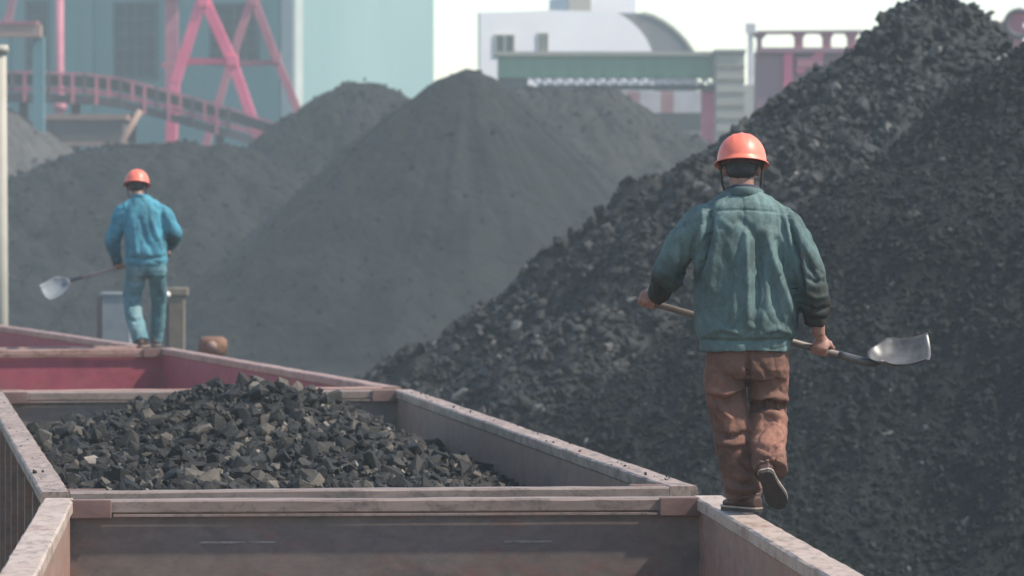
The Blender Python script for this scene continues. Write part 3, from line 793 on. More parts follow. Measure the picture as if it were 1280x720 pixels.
for i in range(5): MB().box(xs_[i], xs_[i + 1] - .003, -.02, .045, z0, z1).build("panel", M['red'] if i in (0, 2) else M['tankwhite'], sb)
MB().box(xs_[0] - .2, xs_[-1] + .2, -.05, 4.2, z0 - .9, z0 - .01).build("dark_band", M['dkbelt'], sb)
MB().box(xs_[0], xs_[-1], .06, 3.9, 0, z0 - 4.01).build("base", M['greycon'], sb)
wp = empty("pale_post", (at(938, 0, 230).x, 230, 0), label="pale thin post between the grey tower and the mauve hopper", cat="post")
z1 = at(0, 42, 230).z
MB().box(-.13, .13, -.13, .13, 0, z1).build("shaft", M['tankwhite'], wp); MB().box(-.24, .24, -.24, .24, z1, z1 + .5).build("lamp_head", M['tankwhite'], wp); MB().box(-.3, .3, -.2, .2, 0, z1 - 2.6).build("lower_shaft", M['cream'], wp)

d = 182
mh = empty("mauve_hopper", (at(960, 0, d).x, d, 0), label="mauve hopper frame with open top bays beside the grey tower", cat="hopper")
ml = mh.location
def hp(px, py): return at(px, py, d) - ml
a, b = hp(946, 64), hp(979, 64)
MB().box(a.x, b.x, 0, 2.4, 0, a.z).build("bin", M['mauve'], mh)
a2, b2 = hp(980, 64), hp(1075, 64)
MB().box(a2.x + .35, b2.x, .3, 2.4, 0, a2.z - .01).build("bin", M['mauve'], mh)
MB().box(a2.x - .02, a2.x + .34, -.15, .3, 0, a2.z).build("column", M['pink'], mh)
m = MB(); p, q = hp(946, 41), hp(1078, 40); m.beam(p, q, .5, .13); m.build("top_beam", M['mauve'], mh)
m = MB(); p, q = hp(945, 63), hp(1078, 63); m.beam(p, q, .6, .2); m.build("lower_beam", M['mauve'], mh)
for x in (949, 998, 1033, 1064):
    m = MB(); m.beam(hp(x, 63), hp(x, 41), .34 if x > 990 else .2); 
    for s in (-1, 1): m.beam(hp(x, 49) , hp(x + s * 7, 42), .16)
    m.build("post", M['mauve'] if x < 990 else M['pink_dk'], mh)
m = MB(); p = hp(1012, 76); m.box(p.x - .55, p.x + .5, -.25, .28, p.z - .3, p.z + .12); m.build("motor", M['pink_dk'], mh, bevel=.05)
m = MB(); m.beam(hp(996, 90), hp(1028, 66), .3); m.build("strut", M['pink'], mh)
d = 150
rc = empty("red_crane", (at(1270, 0, d).x, d, 0), label="faded red crane head showing between the two right hand piles", cat="crane")
rl = rc.location
def rp(px, py): return at(px, py, d) - rl
m = MB(); m.beam((0, 0, 0), rp(1268, 22), .5); m.build("mast", M['pink_dk'], rc)
m = MB(); m.beam(rp(1236, 40), rp(1300, 38), .3, .22); m.build("jib", M['pink_dk'], rc)
m = MB(); m.beam(rp(1240, 40), rp(1270, 18), .2); m.beam(rp(1300, 38), rp(1270, 18), .2); m.beam(rp(1252, 52), rp(1252, 32), .26); m.build("tie", M['pink_dk'], rc)
m = MB(); p = rp(1272, 30)
m.tube([p + Vector((.42 * math.cos(k * math.pi / 8), -.3, .42 * math.sin(k * math.pi / 8))) for k in range(17)], .1, 8); m.build("sheave", M['deck'], rc, True)

# ------------------------------------------------------------------ people
def fold(v, nrm, spec, px2m, back=True, ycut=None):
    """sculpts creases: spec rows are (polyline in the figure's own x, z, width, depth); depth > 0 presses in"""
    dsp = np.zeros(len(v))
    face = np.clip(-nrm[:, 1] * 2.0, 0, 1) if back else np.ones(len(v))
    for pl, wd, dp in spec:
        P = np.array([px2m(*p) for p in pl]); best = np.full(len(v), 9.0); tt = np.zeros(len(v))
        tot = np.sum(np.linalg.norm(np.diff(P, axis=0), axis=1)); acc = 0
        for a, b in zip(P[:-1], P[1:]):
            ab = b - a; l = np.linalg.norm(ab)
            t = np.clip(((v[:, [0, 2]] - a) @ ab) / (l * l), 0, 1)
            dd = np.linalg.norm(v[:, [0, 2]] - a - t[:, None] * ab, axis=1)
            u = (acc + t * l) / tot; s = dd < best; best[s] = dd[s]; tt[s] = u[s]; acc += l
        taper = np.sqrt(np.clip(np.sin(math.pi * np.clip(tt, .06, .94)), 0, 1))
        dsp += 1.5 * dp * taper * np.exp(-(best / wd) ** 2)
    return v - nrm * (dsp * face)[:, None]

def wrinkle(me, amp, scale, stretch=(1, 1, 1), seed=0.0):
    v, nr = verts_of(me)
    d = np.array([fbm((p[0] * stretch[0], p[1] * stretch[1], p[2] * stretch[2]), scale, 3, seed) for p in v])
    set_verts(me, v + nr * (amp * d)[:, None])

def crease(me, amp, scale, stretch, seed, power=5):
    """thin pressed-in lines, as in cloth that has been worn and washed for years"""
    v, nr = verts_of(me); d = np.empty(len(v))
    for i, p in enumerate(v):
        q = Vector((p[0] * stretch[0] * scale + seed, p[1] * stretch[1] * scale, p[2] * stretch[2] * scale - seed))
        w_ = mnoise.noise(q * .45) * 1.2
        q = q + Vector((w_, w_ * .4, -w_))
        d[i] = -(1 - min(1, abs(mnoise.noise(q)) * 1.6)) ** power * (.35 + .65 * max(0, mnoise.noise(q * .31 + Vector((9, 2, 5))) + .45))
    set_verts(me, v + nr * (amp * d)[:, None])

def rings(tbl, X, Zf, n=36, pw=2.35):
    """stacked superellipse rings: rows (py, xl, xr, half depth, centre y)"""
    v, f = [], []
    T = np.array(tbl, float); k = np.linspace(0, len(T) - 1, (len(T) - 1) * 4 + 1)
    T = np.stack([np.interp(k, np.arange(len(T)), T[:, c]) for c in range(T.shape[1])], -1)
    for py, xl, xr, b, cy in T:
        cx = X((xl + xr) / 2); a = (X(xr) - X(xl)) / 2; z = Zf(py)
        for i in range(n):
            th = 2 * math.pi * i / n; c, s = math.cos(th), math.sin(th)
            v.append((cx + a * np.sign(c) * abs(c) ** (2 / pw), cy + b * np.sign(s) * abs(s) ** (2 / pw), z))
    m = len(T)
    for j in range(m - 1):
        for i in range(n): f.append((j * n + i, j * n + (i + 1) % n, (j + 1) * n + (i + 1) % n, (j + 1) * n + i))
    f.append(tuple(range(n))); f.append(tuple(range((m - 1) * n, m * n)))
    return v, f

def hand(mb, G, axis, palm, wrist, hr, thumb_sign=1, sc=1.0):
    """palm, four fingers and thumb closed round a handle; G on the handle axis, palm = unit vector from handle to palm"""
    G, ax, pn = Vector(G), Vector(axis).normalized(), Vector(palm)
    pn = (pn - ax * pn.dot(ax)).normalized(); tn = ax.cross(pn).normalized()
    wr = Vector(wrist)
    if (wr - G).dot(tn) > 0: tn = -tn                        # fingers leave the palm on the side away from the wrist
    rr = hr + .008 * sc
    pc = G + pn * (rr + .010) - tn * .012
    rot = Matrix((ax, tn, pn)).transposed()
    mb.add(*ball(pc, (.043 * sc, .044 * sc, .018 * sc), 16, rot))
    mb.add(*ball(pc + tn * .02, (.041 * sc, .02 * sc, .016 * sc), 14, rot))
    v, f = tube([wr, (wr + pc) / 2 - tn * .004, pc - tn * .02], [.029 * sc, .027 * sc, .03 * sc], 12, ref=tuple(pn), flat=.8, sub=3); mb.add(v, f)
    for o, ln, r in ((-.033, .80, .0078), (-.0115, .95, .0088), (.0115, 1.0, .009), (.033, .93, .0086)):
        pts = []
        for k in range(9):
            a = R(20) + k / 8 * R(225) * ln
            pts.append(G + ax * (o * sc) + (pn * math.cos(a) + tn * math.sin(a)) * (rr + .004 * math.cos(a)))
        v, f = tube(pts, [r * 1.12 * sc, r * 1.1 * sc, r * sc, r * 1.04 * sc, r * .95 * sc, r * .92 * sc, r * .95 * sc, r * .85 * sc, r * .7 * sc], 10, ref=tuple(ax)); mb.add(v, f)
        mb.add(*ball(pts[0], r * 1.15 * sc, 10)); mb.add(*ball(pts[-1], r * .75 * sc, 8))
    pts = [pc + ax * (.03 * thumb_sign * sc) - tn * .022, G + ax * (.047 * thumb_sign * sc) + pn * (rr * .8) - tn * (rr * .9),
           G + ax * (.052 * thumb_sign * sc) - pn * (rr * .2) - tn * (rr * 1.1), G + ax * (.046 * thumb_sign * sc) - pn * (rr * 1.05) - tn * (rr * .35)]
    v, f = tube(pts, [.014 * sc, .0115 * sc, .0105 * sc, .008 * sc], 10, ref=tuple(ax), sub=3); mb.add(v, f); mb.add(*ball(pts[-1], .0085 * sc, 8))

def head(mb, c, tilt, yaw, neck_base):
    """head facing +y before yaw/tilt; c = centre of the skull"""
    rot = Matrix.Rotation(yaw, 3, 'Z') @ Matrix.Rotation(-tilt, 3, 'X'); c = Vector(c)
    T = lambda x, y, z: c + rot @ Vector((x, y, z))
    mb.add(*ball(c, (.076, .096, .10), 20, rot)); mb.add(*ball(T(0, .02, -.055), (.062, .07, .068), 16, rot))
    mb.add(*ball(T(0, .062, -.098), (.032, .03, .024), 12, rot))                       # chin
    mb.add(*ball(T(0, .098, -.03), (.014, .02, .024), 10, rot)); mb.add(*ball(T(0, .108, -.042), (.017, .014, .011), 10, rot))   # nose
    mb.add(*ball(T(0, .09, .012), (.05, .014, .010), 12, rot))                          # brow
    mb.add(*ball(T(0, .086, -.07), (.026, .012, .007), 10, rot)); mb.add(*ball(T(0, .084, -.08), (.022, .012, .008), 10, rot))    # lips
    for s in (-1, 1):
        mb.add(*ball(T(s * .034, .076, -.002), (.013, .012, .011), 10, rot))            # eyes
        mb.add(*ball(T(s * .079, -.005, -.022), (.011, .02, .032), 12, rot @ Matrix.Rotation(s * R(18), 3, 'Z')))   # ears
    v, f = tube([Vector(neck_base), (Vector(neck_base) + T(0, -.02, -.06)) / 2, T(0, -.015, -.045)], [.062, .056, .06], 16, sub=3); mb.add(v, f)
    return rot

def helmet(person, c, rot, mat, k_=1.0):
    """hard hat: shell with ridges and brim, lining band, chin strap"""
    n, m = 64, 18; v, f = [], []; c = Vector(c)
    def pt(th, ph, k):
        ca, sa = math.cos(th), math.sin(th)
        a, b, hgt = .118 * k_ - k, .140 * k_ - k, .132 * k_ - k
        cp, sp = math.cos(ph) ** .85, math.sin(ph)
        rd = 0.0
        if k == 0:
            x0 = a * ca * cp
            rd = .0035 * (math.exp(-((x0) / .012) ** 2) + .7 * math.exp(-((abs(x0) - .04) / .008) ** 2)) * min(1, sp * 1.6)
        return Vector((a * ca * cp, b * sa * cp, hgt * sp + rd))
    def brim(th): return .013 + .038 * max(0, math.sin(th)) ** 3 + .004 * max(0, -math.sin(th))
    rows = []
    for k in (0, .005):
        for j in range(m + 1): rows.append([pt(2 * math.pi * i / n, math.pi / 2 * j / m * .995, k) for i in range(n)])
    outer, inner = rows[:m + 1], rows[m + 1:]
    br0 = [p + Vector((math.cos(2 * math.pi * i / n), math.sin(2 * math.pi * i / n), 0)) * brim(2 * math.pi * i / n) + Vector((0, 0, -.014)) for i, p in enumerate(outer[0])]
    br1 = [p + Vector((0, 0, -.006)) for p in br0]
    seq = outer[::-1] + [br0, br1] + inner
    V = [c + rot @ p for r in seq for p in r]; Fc = []
    for j in range(len(seq) - 1):
        for i in range(n): Fc.append((j * n + i, j * n + (i + 1) % n, (j + 1) * n + (i + 1) % n, (j + 1) * n + i))
    Fc.append(tuple(range(n))); L = (len(seq) - 1) * n; Fc.append(tuple(range(L, L + n)))
    hl = MB().add(V, Fc).build("helmet", mat, person, True)
    band = [c + rot @ Vector((.098 * math.cos(a), .118 * math.sin(a), -.012)) for a in np.linspace(0, 2 * math.pi, 33)]
    mbd = MB(); 
    for a, b in zip(band[:-1], band[1:]): mbd.beam(a, b, .006, .034, up=tuple(rot @ Vector((0, 0, 1))))
    mbd.build("lining_band", M['helmet_in'], hl)
    st = MB()
    for s in (-1, 1):
        pts = [c + rot @ Vector(p) for p in ((s * .106, -.03, -.005), (s * .097, -.018, -.07), (s * .088, .004, -.125), (s * .05, .06, -.172), (0, .075, -.182))]
        vv, ff = tube(pts, .0055, 8, sub=4); st.add(vv, ff)
        pts = [c + rot @ Vector(p) for p in ((s * .103, .05, -.005), (s * .095, .03, -.08), (s * .088, .004, -.125))]
        vv, ff = tube(pts, .0045, 8, sub=4); st.add(vv, ff)
    st.build("chin_strap", M['strap'], hl, True)
    return hl

def shoe(person, heel, dirv, up, ln=.28, wd=.05, mat_s=None):
    """heel = point under the heel on the sole's lower face; dirv towards the toe; up = away from the sole"""
    d, u = Vector(dirv).normalized(), Vector(up); u = (u - d * u.dot(d)).normalized(); s = d.cross(u).normalized(); H0 = Vector(heel)
    P = lambda t, x, z: H0 + d * t + s * x + u * z
    k = ln / .28; m = MB()
    prof = [(-.005, .028, .052), (.02, .034, .068), (.06, .036, .078), (.10, .038, .068), (.15, .044, .05), (.20, .047, .042), (.245, .042, .036), (.272, .028, .028), (.285, .012, .022)]
    v, f = [], []; n = 16
    for t, w_, hh in prof:
        for i in range(n):
            a = 2 * math.pi * i / n; c_, s_ = math.cos(a), math.sin(a)
            v.append(P(t * k, w_ * k * np.sign(c_) * abs(c_) ** .75, .022 + hh * k * .5 + hh * k * .5 * s_))
    q = len(prof)
    for j in range(q - 1):
        for i in range(n): f.append((j * n + i, j * n + (i + 1) % n, (j + 1) * n + (i + 1) % n, (j + 1) * n + i))
    f.append(tuple(range(n))); f.append(tuple(range((q - 1) * n, q * n))); m.add(v, f)
    v, f = tube([P(.045 * k, 0, .05), P(.04 * k, 0, .10)], [.04, .042], 14, ref=tuple(d)); m.add(v, f)
    me = fuse(m, .006, 3)
    sh = link("shoe", me, M['shoe'], person, True)
    out = [(t * k, w_ * 1.08 * k) for t, w_ in ((-.008, .016), (0, .028), (.02, .036), (.06, .036), (.10, .037), (.15, .045), (.20, .05), (.245, .045), (.275, .03), (.291, .010))]
    def slab(z0, z1, g, name, mat):
        loop = [(t, w_ + g) for t, w_ in out] + [(t, -w_ - g) for t, w_ in out[::-1]]
        lo = [P(t, x, z0) for t, x in loop]; MB().prism(lo, u * (z1 - z0)).build(name, mat, sh)
    slab(0, .019, .001, "sole", M['sole']); slab(.0195, .027, .003, "welt", M['welt'])
    return sh

def shovel(label, A, B, blade_dir, nrm, Lb, Wb, hr=.016, matb=None, matw=None):
    """wooden handle from A to B, steel scoop beyond B"""
    A, B = Vector(A), Vector(B); ax = (B - A).normalized()
    o = empty("shovel", A, label=label, cat="shovel", group="long handled shovels carried by the workers")
    L = lambda p: p - A
    hd = MB()
    v, f = tube([L(A), L(A + ax * .02), L(A + ax * .3), L(B)], [hr * .8, hr, hr, hr * 1.08], 16); hd.add(v, f)
    hd.build("handle", matw or M['wood'], o, True)
    bd = Vector(blade_dir).normalized(); nn = Vector(nrm); nn = (nn - bd * nn.dot(bd)).normalized(); sd = bd.cross(nn).normalized()
    v, f = tube([L(B - ax * .11), L(B), L(B + (ax + bd) * .03), L(B + bd * .11)], [hr * 1.25, hr * 1.3, hr * 1.15, hr * .5], 14, sub=3)
    MB().add(v, f).build("socket", M['blade'], o, True)
    nu, nv = 21, 17; vv, ff = [], []
    for side in (0, .0028):
        for j in range(nv):
            t = j / (nv - 1)
            wd = Wb * (.22 + .78 * math.sin(min(1, t / .5) * math.pi / 2) ** .8)
            for i in range(nu):
                x = (i / (nu - 1) - .5) * 2
                dish = .07 * (abs(x) ** 2.0) * (1 - .3 * t) * min(1, t / .3) + .15 * (t - .45) ** 2 + (.02 * max(0, 1 - t / .18) * (1 - x * x * .5))
                vv.append(L(B + bd * (.03 + t * Lb - .02 * x * x * t) + sd * (x * wd / 2) + nn * (dish - side)))
    for s in (0, 1):
        o_ = s * nu * nv
        for j in range(nv - 1):
            for i in range(nu - 1):
                q = (o_ + j * nu + i, o_ + j * nu + i + 1, o_ + (j + 1) * nu + i + 1, o_ + (j + 1) * nu + i); ff.append(q if s == 0 else q[::-1])
    K = nu * nv; edge = [i for i in range(nu)] + [j * nu + nu - 1 for j in range(1, nv)] + [(nv - 1) * nu + i for i in range(nu - 2, -1, -1)] + [j * nu for j in range(nv - 2, 0, -1)]
    for a, b in zip(edge, edge[1:] + edge[:1]): ff.append((a, b, b + K, a + K))
    MB().add(vv, ff).build("blade", matb or M['blade'], o, True)
    return o

def blotch(v, spec, X, Zf, seed=0):
    """0..1 stain strength from (px, py, radius px, strength) blobs, broken up by noise"""
    s = np.zeros(len(v))
    for px, py, r, k in spec:
        dd = np.hypot(v[:, 0] - X(px), v[:, 2] - Zf(py)); s = np.maximum(s, k * np.clip(1.35 - dd / (X(px + r) - X(px)), 0, 1))
    n = np.array([fbm(p, 9, 4, 3 + seed) for p in v])
    return np.clip(s * (1 + .55 * n), 0, 1)

# ---- worker 1, teal jacket -------------------------------------------------
D1 = 21.64; PM = F / D1
p1 = empty("person", (at(928, 640, D1).x, D1, RIM), label="worker in teal jacket, brown trousers and orange hard hat walking along the nearest wagon's rim", cat="person", group="workers walking on the wagon rims")
X1 = lambda px: (px - 928) / PM
Z1 = lambda py: (640 - py) / PM
def Q(px, py, y=0): return Vector((X1(px), y, Z1(py)))
# shovel line (local), then hands on it
hA, hB = Q(800, 376, .33), Q(1076, 451, -.02)
sax = (hB - hA).normalized()
def on_handle(px):
    t_ = (X1(px) - hA.x) / (hB.x - hA.x); return hA + (hB - hA) * t_
gL, gR = on_handle(812), on_handle(1027)
b = MB()
rot1 = head(b, Q(928, 207, .075), R(12), R(-4), Q(929, 250, .03))
for ch, rr in (
    ([Q(930, 425, 0), Q(930, 380, .01), Q(930, 320, .01), Q(930, 275, .01), Q(930, 250, .02)], [(.14, .08), (.14, .08), (.15, .08), (.13, .07), (.065, .055)]),
    ([Q(908, 284, .015), Q(882, 284, .02), Q(857, 308, .05), Q(838, 342, .10)], [.038, .036, .036, .034]),
    ([Q(838, 342, .10), Q(828, 362, .17), gL + Vector((.025, -.05, .055))], [.042, .04, .03]),
    ([Q(952, 284, .01), Q(978, 286, .005), Q(1001, 318, -.025), Q(1014, 350, -.04)], [.038, .036, .036, .034]),
    ([Q(1014, 350, -.04), Q(1020, 385, -.01), gR + Vector((-.012, -.03, .075))], [.042, .04, .03]),
    ([Q(908, 425, 0), Q(908, 470, 0), Q(914, 527, .02), Q(926, 580, 0), Q(934, 618, .0)], [.07, .065, .045, .042, .036]),
    ([Q(958, 425, 0), Q(961, 470, .06), Q(962, 518, .10), Q(959, 552, -.06), Q(958, 580, -.20)], [.07, .065, .045, .042, .036])):
    v, f = tube(ch, rr, 14, sub=3 if not isinstance(rr[0], tuple) else 1); b.add(v, f)
for c_ in (Q(838, 342, .10), Q(1014, 350, -.04), Q(914, 527, .02), Q(962, 518, .10)): b.add(*ball(c_, .045))
hand(b, gL, sax, (-.25, -.75, .5), gL + Vector((.03, -.06, .075)), .016, 1)
hand(b, gR, -sax, (.35, -.80, .35), gR + Vector((-.012, -.035, .085)), .016, -1)
body = fuse(b, .0046, 2); link("body", body, M['skin'], p1, True)
# hair
hb = MB(); hc = Q(928, 207, .075)
hb.add(*ball(hc + rot1 @ Vector((0, -.012, .012)), (.083, .098, .10), 18, rot1)); hb.add(*ball(hc + rot1 @ Vector((0, -.05, -.042)), (.067, .052, .04), 16, rot1))
hm_ = fuse(hb, .006, 2); wrinkle(hm_, .005, 60, (1, 1, .25)); link("hair", hm_, M['hair'], p1, True)
helmet(p1, hc + rot1 @ Vector((0, 0, .022)), rot1, M['helmet'])
# jacket
j = MB()
j.add(*rings([(239, 908, 952, .062, .035), (247, 893, 966, .085, .03), (256, 879, 978, .10, .025), (268, 870, 987, .115, .02), (290, 868, 991, .13, .01), (330, 867, 996, .145, .005),
              (375, 867, 999, .152, .0), (410, 868, 999, .15, 0), (422, 871, 995, .142, 0), (428, 874, 990, .138, 0), (439, 875, 988, .136, 0)], X1, Z1))
v, f = tube([Q(893, 270, .02), Q(868, 284, .03), Q(848, 315, .07), Q(836, 344, .11), Q(829, 360, .17), Q(822, 373, .225)], [.075, .082, .080, .080, .066, .053], 22, sub=5); j.add(v, f)
v, f = tube([Q(960, 272, .01), Q(985, 286, -.005), Q(1003, 320, -.03), Q(1014, 358, -.045), Q(1018, 384, -.03), Q(1018, 407, -.01)], [.075, .083, .080, .080, .072, .05], 22, sub=5); j.add(v, f)
jm = fuse(j, .006, 3)
wrinkle(jm, .006, 7, (1, 1, .45), 1.3); wrinkle(jm, .0035, 22, (1, 1, .6), 4.1)
crease(jm, .012, 5.5, (1.2, 1.2, .55), 3.7); crease(jm, .006, 13, (1, 1, .7), 8.1)
J = lambda px, py: np.array((X1(px), Z1(py)))
jf = [
    ([(876, 264), (930, 262), (982, 266)], .006, .004),
    ([(926, 277), (938, 287), (946, 300), (948, 330), (945, 365), (943, 400)], .020, .020), ([(931, 292), (932, 340), (933, 405)], .014, -.014),
    ([(957, 290), (964, 325), (982, 375), (994, 405)], .020, -.016), ([(970, 300), (982, 335), (994, 372)], .018, .020), ([(958, 320), (966, 365), (976, 410)], .016, .010),
    ([(888, 254), (886, 285), (877, 325), (868, 352)], .014, .030), ([(878, 262), (878, 290), (873, 312)], .012, -.014), ([(896, 290), (890, 330), (884, 380)], .02, -.010),
    ([(983, 256), (989, 285), (997, 325), (1001, 370), (1000, 405)], .013, .030), ([(975, 265), (979, 295)], .014, .012),
    ([(866, 424), (930, 426), (998, 424)], .010, .011), ([(880, 418), (900, 410), (925, 416)], .014, -.010), ([(950, 416), (970, 410), (992, 417)], .014, -.010),
    ([(905, 310), (908, 370), (903, 410)], .022, .008), ([(918, 330), (914, 380), (918, 415)], .016, -.008), ([(900, 275), (912, 285), (926, 279)], .016, -.006),
    ([(846, 352), (856, 346), (870, 352)], .012, .020), ([(826, 338), (845, 352), (866, 362)], .014, -.012), ([(816, 356), (832, 366), (850, 372)], .012, .016), ([(850, 300), (856, 325), (850, 345)], .016, .012),
    ([(1005, 345), (1018, 352), (1034, 350)], .012, .012), ([(1002, 365), (1018, 372), (1036, 368)], .013, -.010), ([(1004, 382), (1018, 388), (1036, 384)], .010, .014), ([(1002, 396), (1016, 400), (1032, 398)], .010, .012), ([(1000, 310), (1012, 335), (1020, 350)], .014, .012)]
v, nr = verts_of(jm); set_verts(jm, fold(v, nr, jf, J))
v, nr = verts_of(jm)
dirt_shade = blotch(v, [(825, 375, 38, 1), (838, 355, 30, .75), (1018, 400, 34, 1), (1020, 372, 32, .75), (1008, 345, 30, .6), (1024, 385, 30, 1), (995, 410, 14, .3), (868, 345, 14, .5), (900, 340, 60, .18), (930, 415, 45, .2)], X1, Z1)
fade_light = blotch(v, [(846, 312, 32, .55), (930, 252, 70, .6), (965, 380, 30, .4), (1005, 335, 22, .4), (932, 340, 14, .35), (930, 434, 60, .4), (900, 400, 25, .2)], X1, Z1, 5)
link("jacket", jm, M['jacket'], p1, True, {"dirt": dirt_shade, "fade": fade_light})
# collar
cl = MB(); v, f = tube([Q(906, 244, .06), Q(916, 240, -.02), Q(929, 238.5, -.045), Q(943, 240, -.02), Q(953, 244, .06), Q(930, 247, .115), Q(906, 244, .06)], [(.010, .022)] * 7, 10, ref=(0, 0, 1), sub=5, cap=False); cl.add(v, f)
cl.build("collar", M['jacket'], p1, True)
cs_ = MB(); v, f = tube([Q(910, 238, .06), Q(917, 235, -.01), Q(929, 234, -.03), Q(942, 235, -.01), Q(949, 238, .06), Q(930, 241, .10), Q(910, 238, .06)], [(.008, .016)] * 7, 10, ref=(0, 0, 1), sub=5, cap=False); cs_.add(v, f)
cs_.build("shirt_collar", M['collar'], p1, True)
# trousers
t = MB()
t.add(*rings([(424, 890, 978, .085, 0), (436, 883, 984, .108, 0), (446, 881, 986, .122, 0), (462, 881, 986, .12, 0), (474, 884, 984, .10, 0)], X1, Z1))
v, f = tube([Q(908, 448, 0), Q(907, 490, .015), Q(914, 525, .03), Q(919, 560, .015), Q(926, 595, 0), Q(932, 622, 0)], [.100, .100, .096, .092, .088, .086], 24, sub=5); t.add(v, f)
v, f = tube([Q(959, 448, 0), Q(961, 488, .06), Q(962, 512, .085), Q(960, 540, -.01), Q(959, 568, -.13), Q(960, 587, -.205)], [.100, .098, .092, .086, .084, .082], 24, sub=5); t.add(v, f)
tm = fuse(t, .006, 3)
wrinkle(tm, .007, 8, (1, 1, .8), 7.7); wrinkle(tm, .0035, 24, (1, 1, 1.2), 2.2)
crease(tm, .007, 5.5, (.8, .8, 1.0), 13.7); crease(tm, .003, 14, (.8, .8, 1.1), 5.1)
tf = [
    ([(933, 436), (934, 465), (934, 500)], .012, .020),
    ([(942, 508), (960, 502), (984, 510)], .016, .040), ([(940, 496), (962, 494), (985, 500)], .018, -.022), ([(942, 520), (962, 517), (984, 524)], .016, -.016),
    ([(968, 520), (975, 545), (970, 565)], .018, -.012), ([(940, 545), (955, 530), (968, 527)], .013, .015), ([(944, 556), (960, 560), (976, 552)], .011, .014), ([(946, 569), (962, 572), (976, 568)], .010, .014),
    ([(884, 496), (905, 502), (932, 490)], .016, .020), ([(886, 488), (908, 492), (930, 482)], .014, -.014), ([(897, 506), (912, 522), (908, 540)], .015, -.016), ([(892, 540), (912, 546), (936, 540)], .013, .022), ([(890, 522), (900, 532), (908, 545)], .013, .014), ([(896, 553), (916, 555), (938, 552)], .014, -.012),
    ([(906, 598), (930, 604), (952, 598)], .011, .016), ([(906, 608), (930, 612), (956, 608)], .010, -.014), ([(908, 618), (930, 621), (956, 617)], .010, .016), ([(925, 575), (940, 590), (950, 598)], .012, .012), ([(945, 450), (960, 470), (980, 480)], .016, .008), ([(888, 450), (905, 470), (925, 478)], .016, .008)]
v, nr = verts_of(tm); set_verts(tm, fold(v, nr, tf, J))
v, nr = verts_of(tm)
dirt_shade = blotch(v, [(910, 575, 30, .5), (905, 450, 30, .25), (945, 462, 22, .4), (925, 612, 22, .5), (890, 520, 16, .4)], X1, Z1)
fade_light = blotch(v, [(968, 540, 26, .55), (978, 470, 14, .4), (898, 492, 16, .35), (906, 520, 14, .3)], X1, Z1, 2)  # pale patches paint sunlight onto the lifted calf and right leg edge
link("trousers", tm, M['trousers'], p1, True, {"dirt": dirt_shade, "fade": fade_light})
# shoes: left foot turned out on the rim, right foot lifted with its sole to us
shoe(p1, Q(946, 640.5, -.07), (-.50, .86, 0), (0, 0, 1), .275)
shoe(p1, Q(952, 588, -.285), (.32, .68, -.66), (.02, .70, .71), .262)
shovel("long handled shovel with scoop held low by the worker in the teal jacket", p1.location + hA, p1.location + hB, (.97, -.1, -.03), (-.10, -.42, .90), .30, .275)

# ---- worker 2, blue jacket --------------------------------------------------
D2 = 47.45; PN = F / D2
p2 = empty("person", (at(185, 435, D2).x, D2, RIM), label="worker in bright blue jacket and faded teal trousers walking away on the far wagon", cat="person", group="workers walking on the wagon rims")
X2 = lambda px: (px - 186) / PN
Z2 = lambda py: (435 - py) / PN
def U(px, py, y=0): return Vector((X2(px), y, Z2(py)))
hA2, hB2 = U(206, 318, .30), U(88, 351, .05); sax2 = (hB2 - hA2).normalized()
def on2(px): return hA2 + (hB2 - hA2) * ((X2(px) - hA2.x) / (hB2.x - hA2.x))
g2L, g2R = on2(146), on2(203)
b = MB(); hc2 = U(169, 233, .14)
rot2 = head(b, hc2, R(16), R(6), U(174, 252, .07))
for ch, rr in (
    ([U(183, 335, 0), U(182, 312, .0), U(178, 285, .03), U(176, 262, .05), U(174, 252, .06)], [(.14, .08), (.14, .08), (.15, .08), (.13, .07), (.065, .055)]),
    ([U(162, 263, .05), U(150, 264, .05), U(144, 284, .06), U(139, 303, .09)], [.038, .036, .036, .034]),
    ([U(139, 303, .09), U(141, 320, .13), g2L + Vector((-.01, -.03, .08))], [.042, .04, .03]),
    ([U(194, 264, .05), U(206, 266, .05), U(214, 280, .05), U(219, 294, .06)], [.038, .036, .036, .034]),
    ([U(219, 294, .06), U(214, 304, .16), g2R + Vector((.03, -.05, .06))], [.042, .04, .03]),
    ([U(173, 335, 0), U(168, 354, .04), U(164, 373, .06), U(170, 398, -.03), U(180, 422, -.12)], [.07, .065, .045, .042, .036]),
    ([U(196, 335, 0), U(197, 358, .08), U(196, 380, .18), U(193, 404, .24), U(190, 424, .27)], [.07, .065, .045, .042, .036])):
    v, f = tube(ch, rr, 12, sub=3 if not isinstance(rr[0], tuple) else 1); b.add(v, f)
hand(b, g2L, sax2, (-.3, -.7, .5), g2L + Vector((-.01, -.035, .09)), .016, 1)
hand(b, g2R, -sax2, (.4, -.6, .5), g2R + Vector((.035, -.06, .07)), .016, -1)
link("body", fuse(b, .006, 2), M['skin'], p2, True)
hb = MB(); hb.add(*ball(hc2 + rot2 @ Vector((0, -.012, .012)), (.083, .098, .10), 18, rot2)); hb.add(*ball(hc2 + rot2 @ Vector((0, -.05, -.042)), (.067, .052, .04), 16, rot2))
link("hair", fuse(hb, .007, 2), M['hair'], p2, True)
helmet(p2, hc2 + rot2 @ Vector((0, 0, .03)), rot2, M['helmet'], 1.08)
j = MB()
j.add(*rings([(245, 166, 185, .07, .07), (249, 159, 192, .09, .065), (255, 152, 200, .11, .055), (264, 150, 207, .13, .045), (280, 153, 209, .145, .03), (300, 156, 210, .15, .01), (318, 157, 210, .15, 0), (327, 156, 211, .145, 0), (333, 158, 209, .135, 0)], X2, Z2))
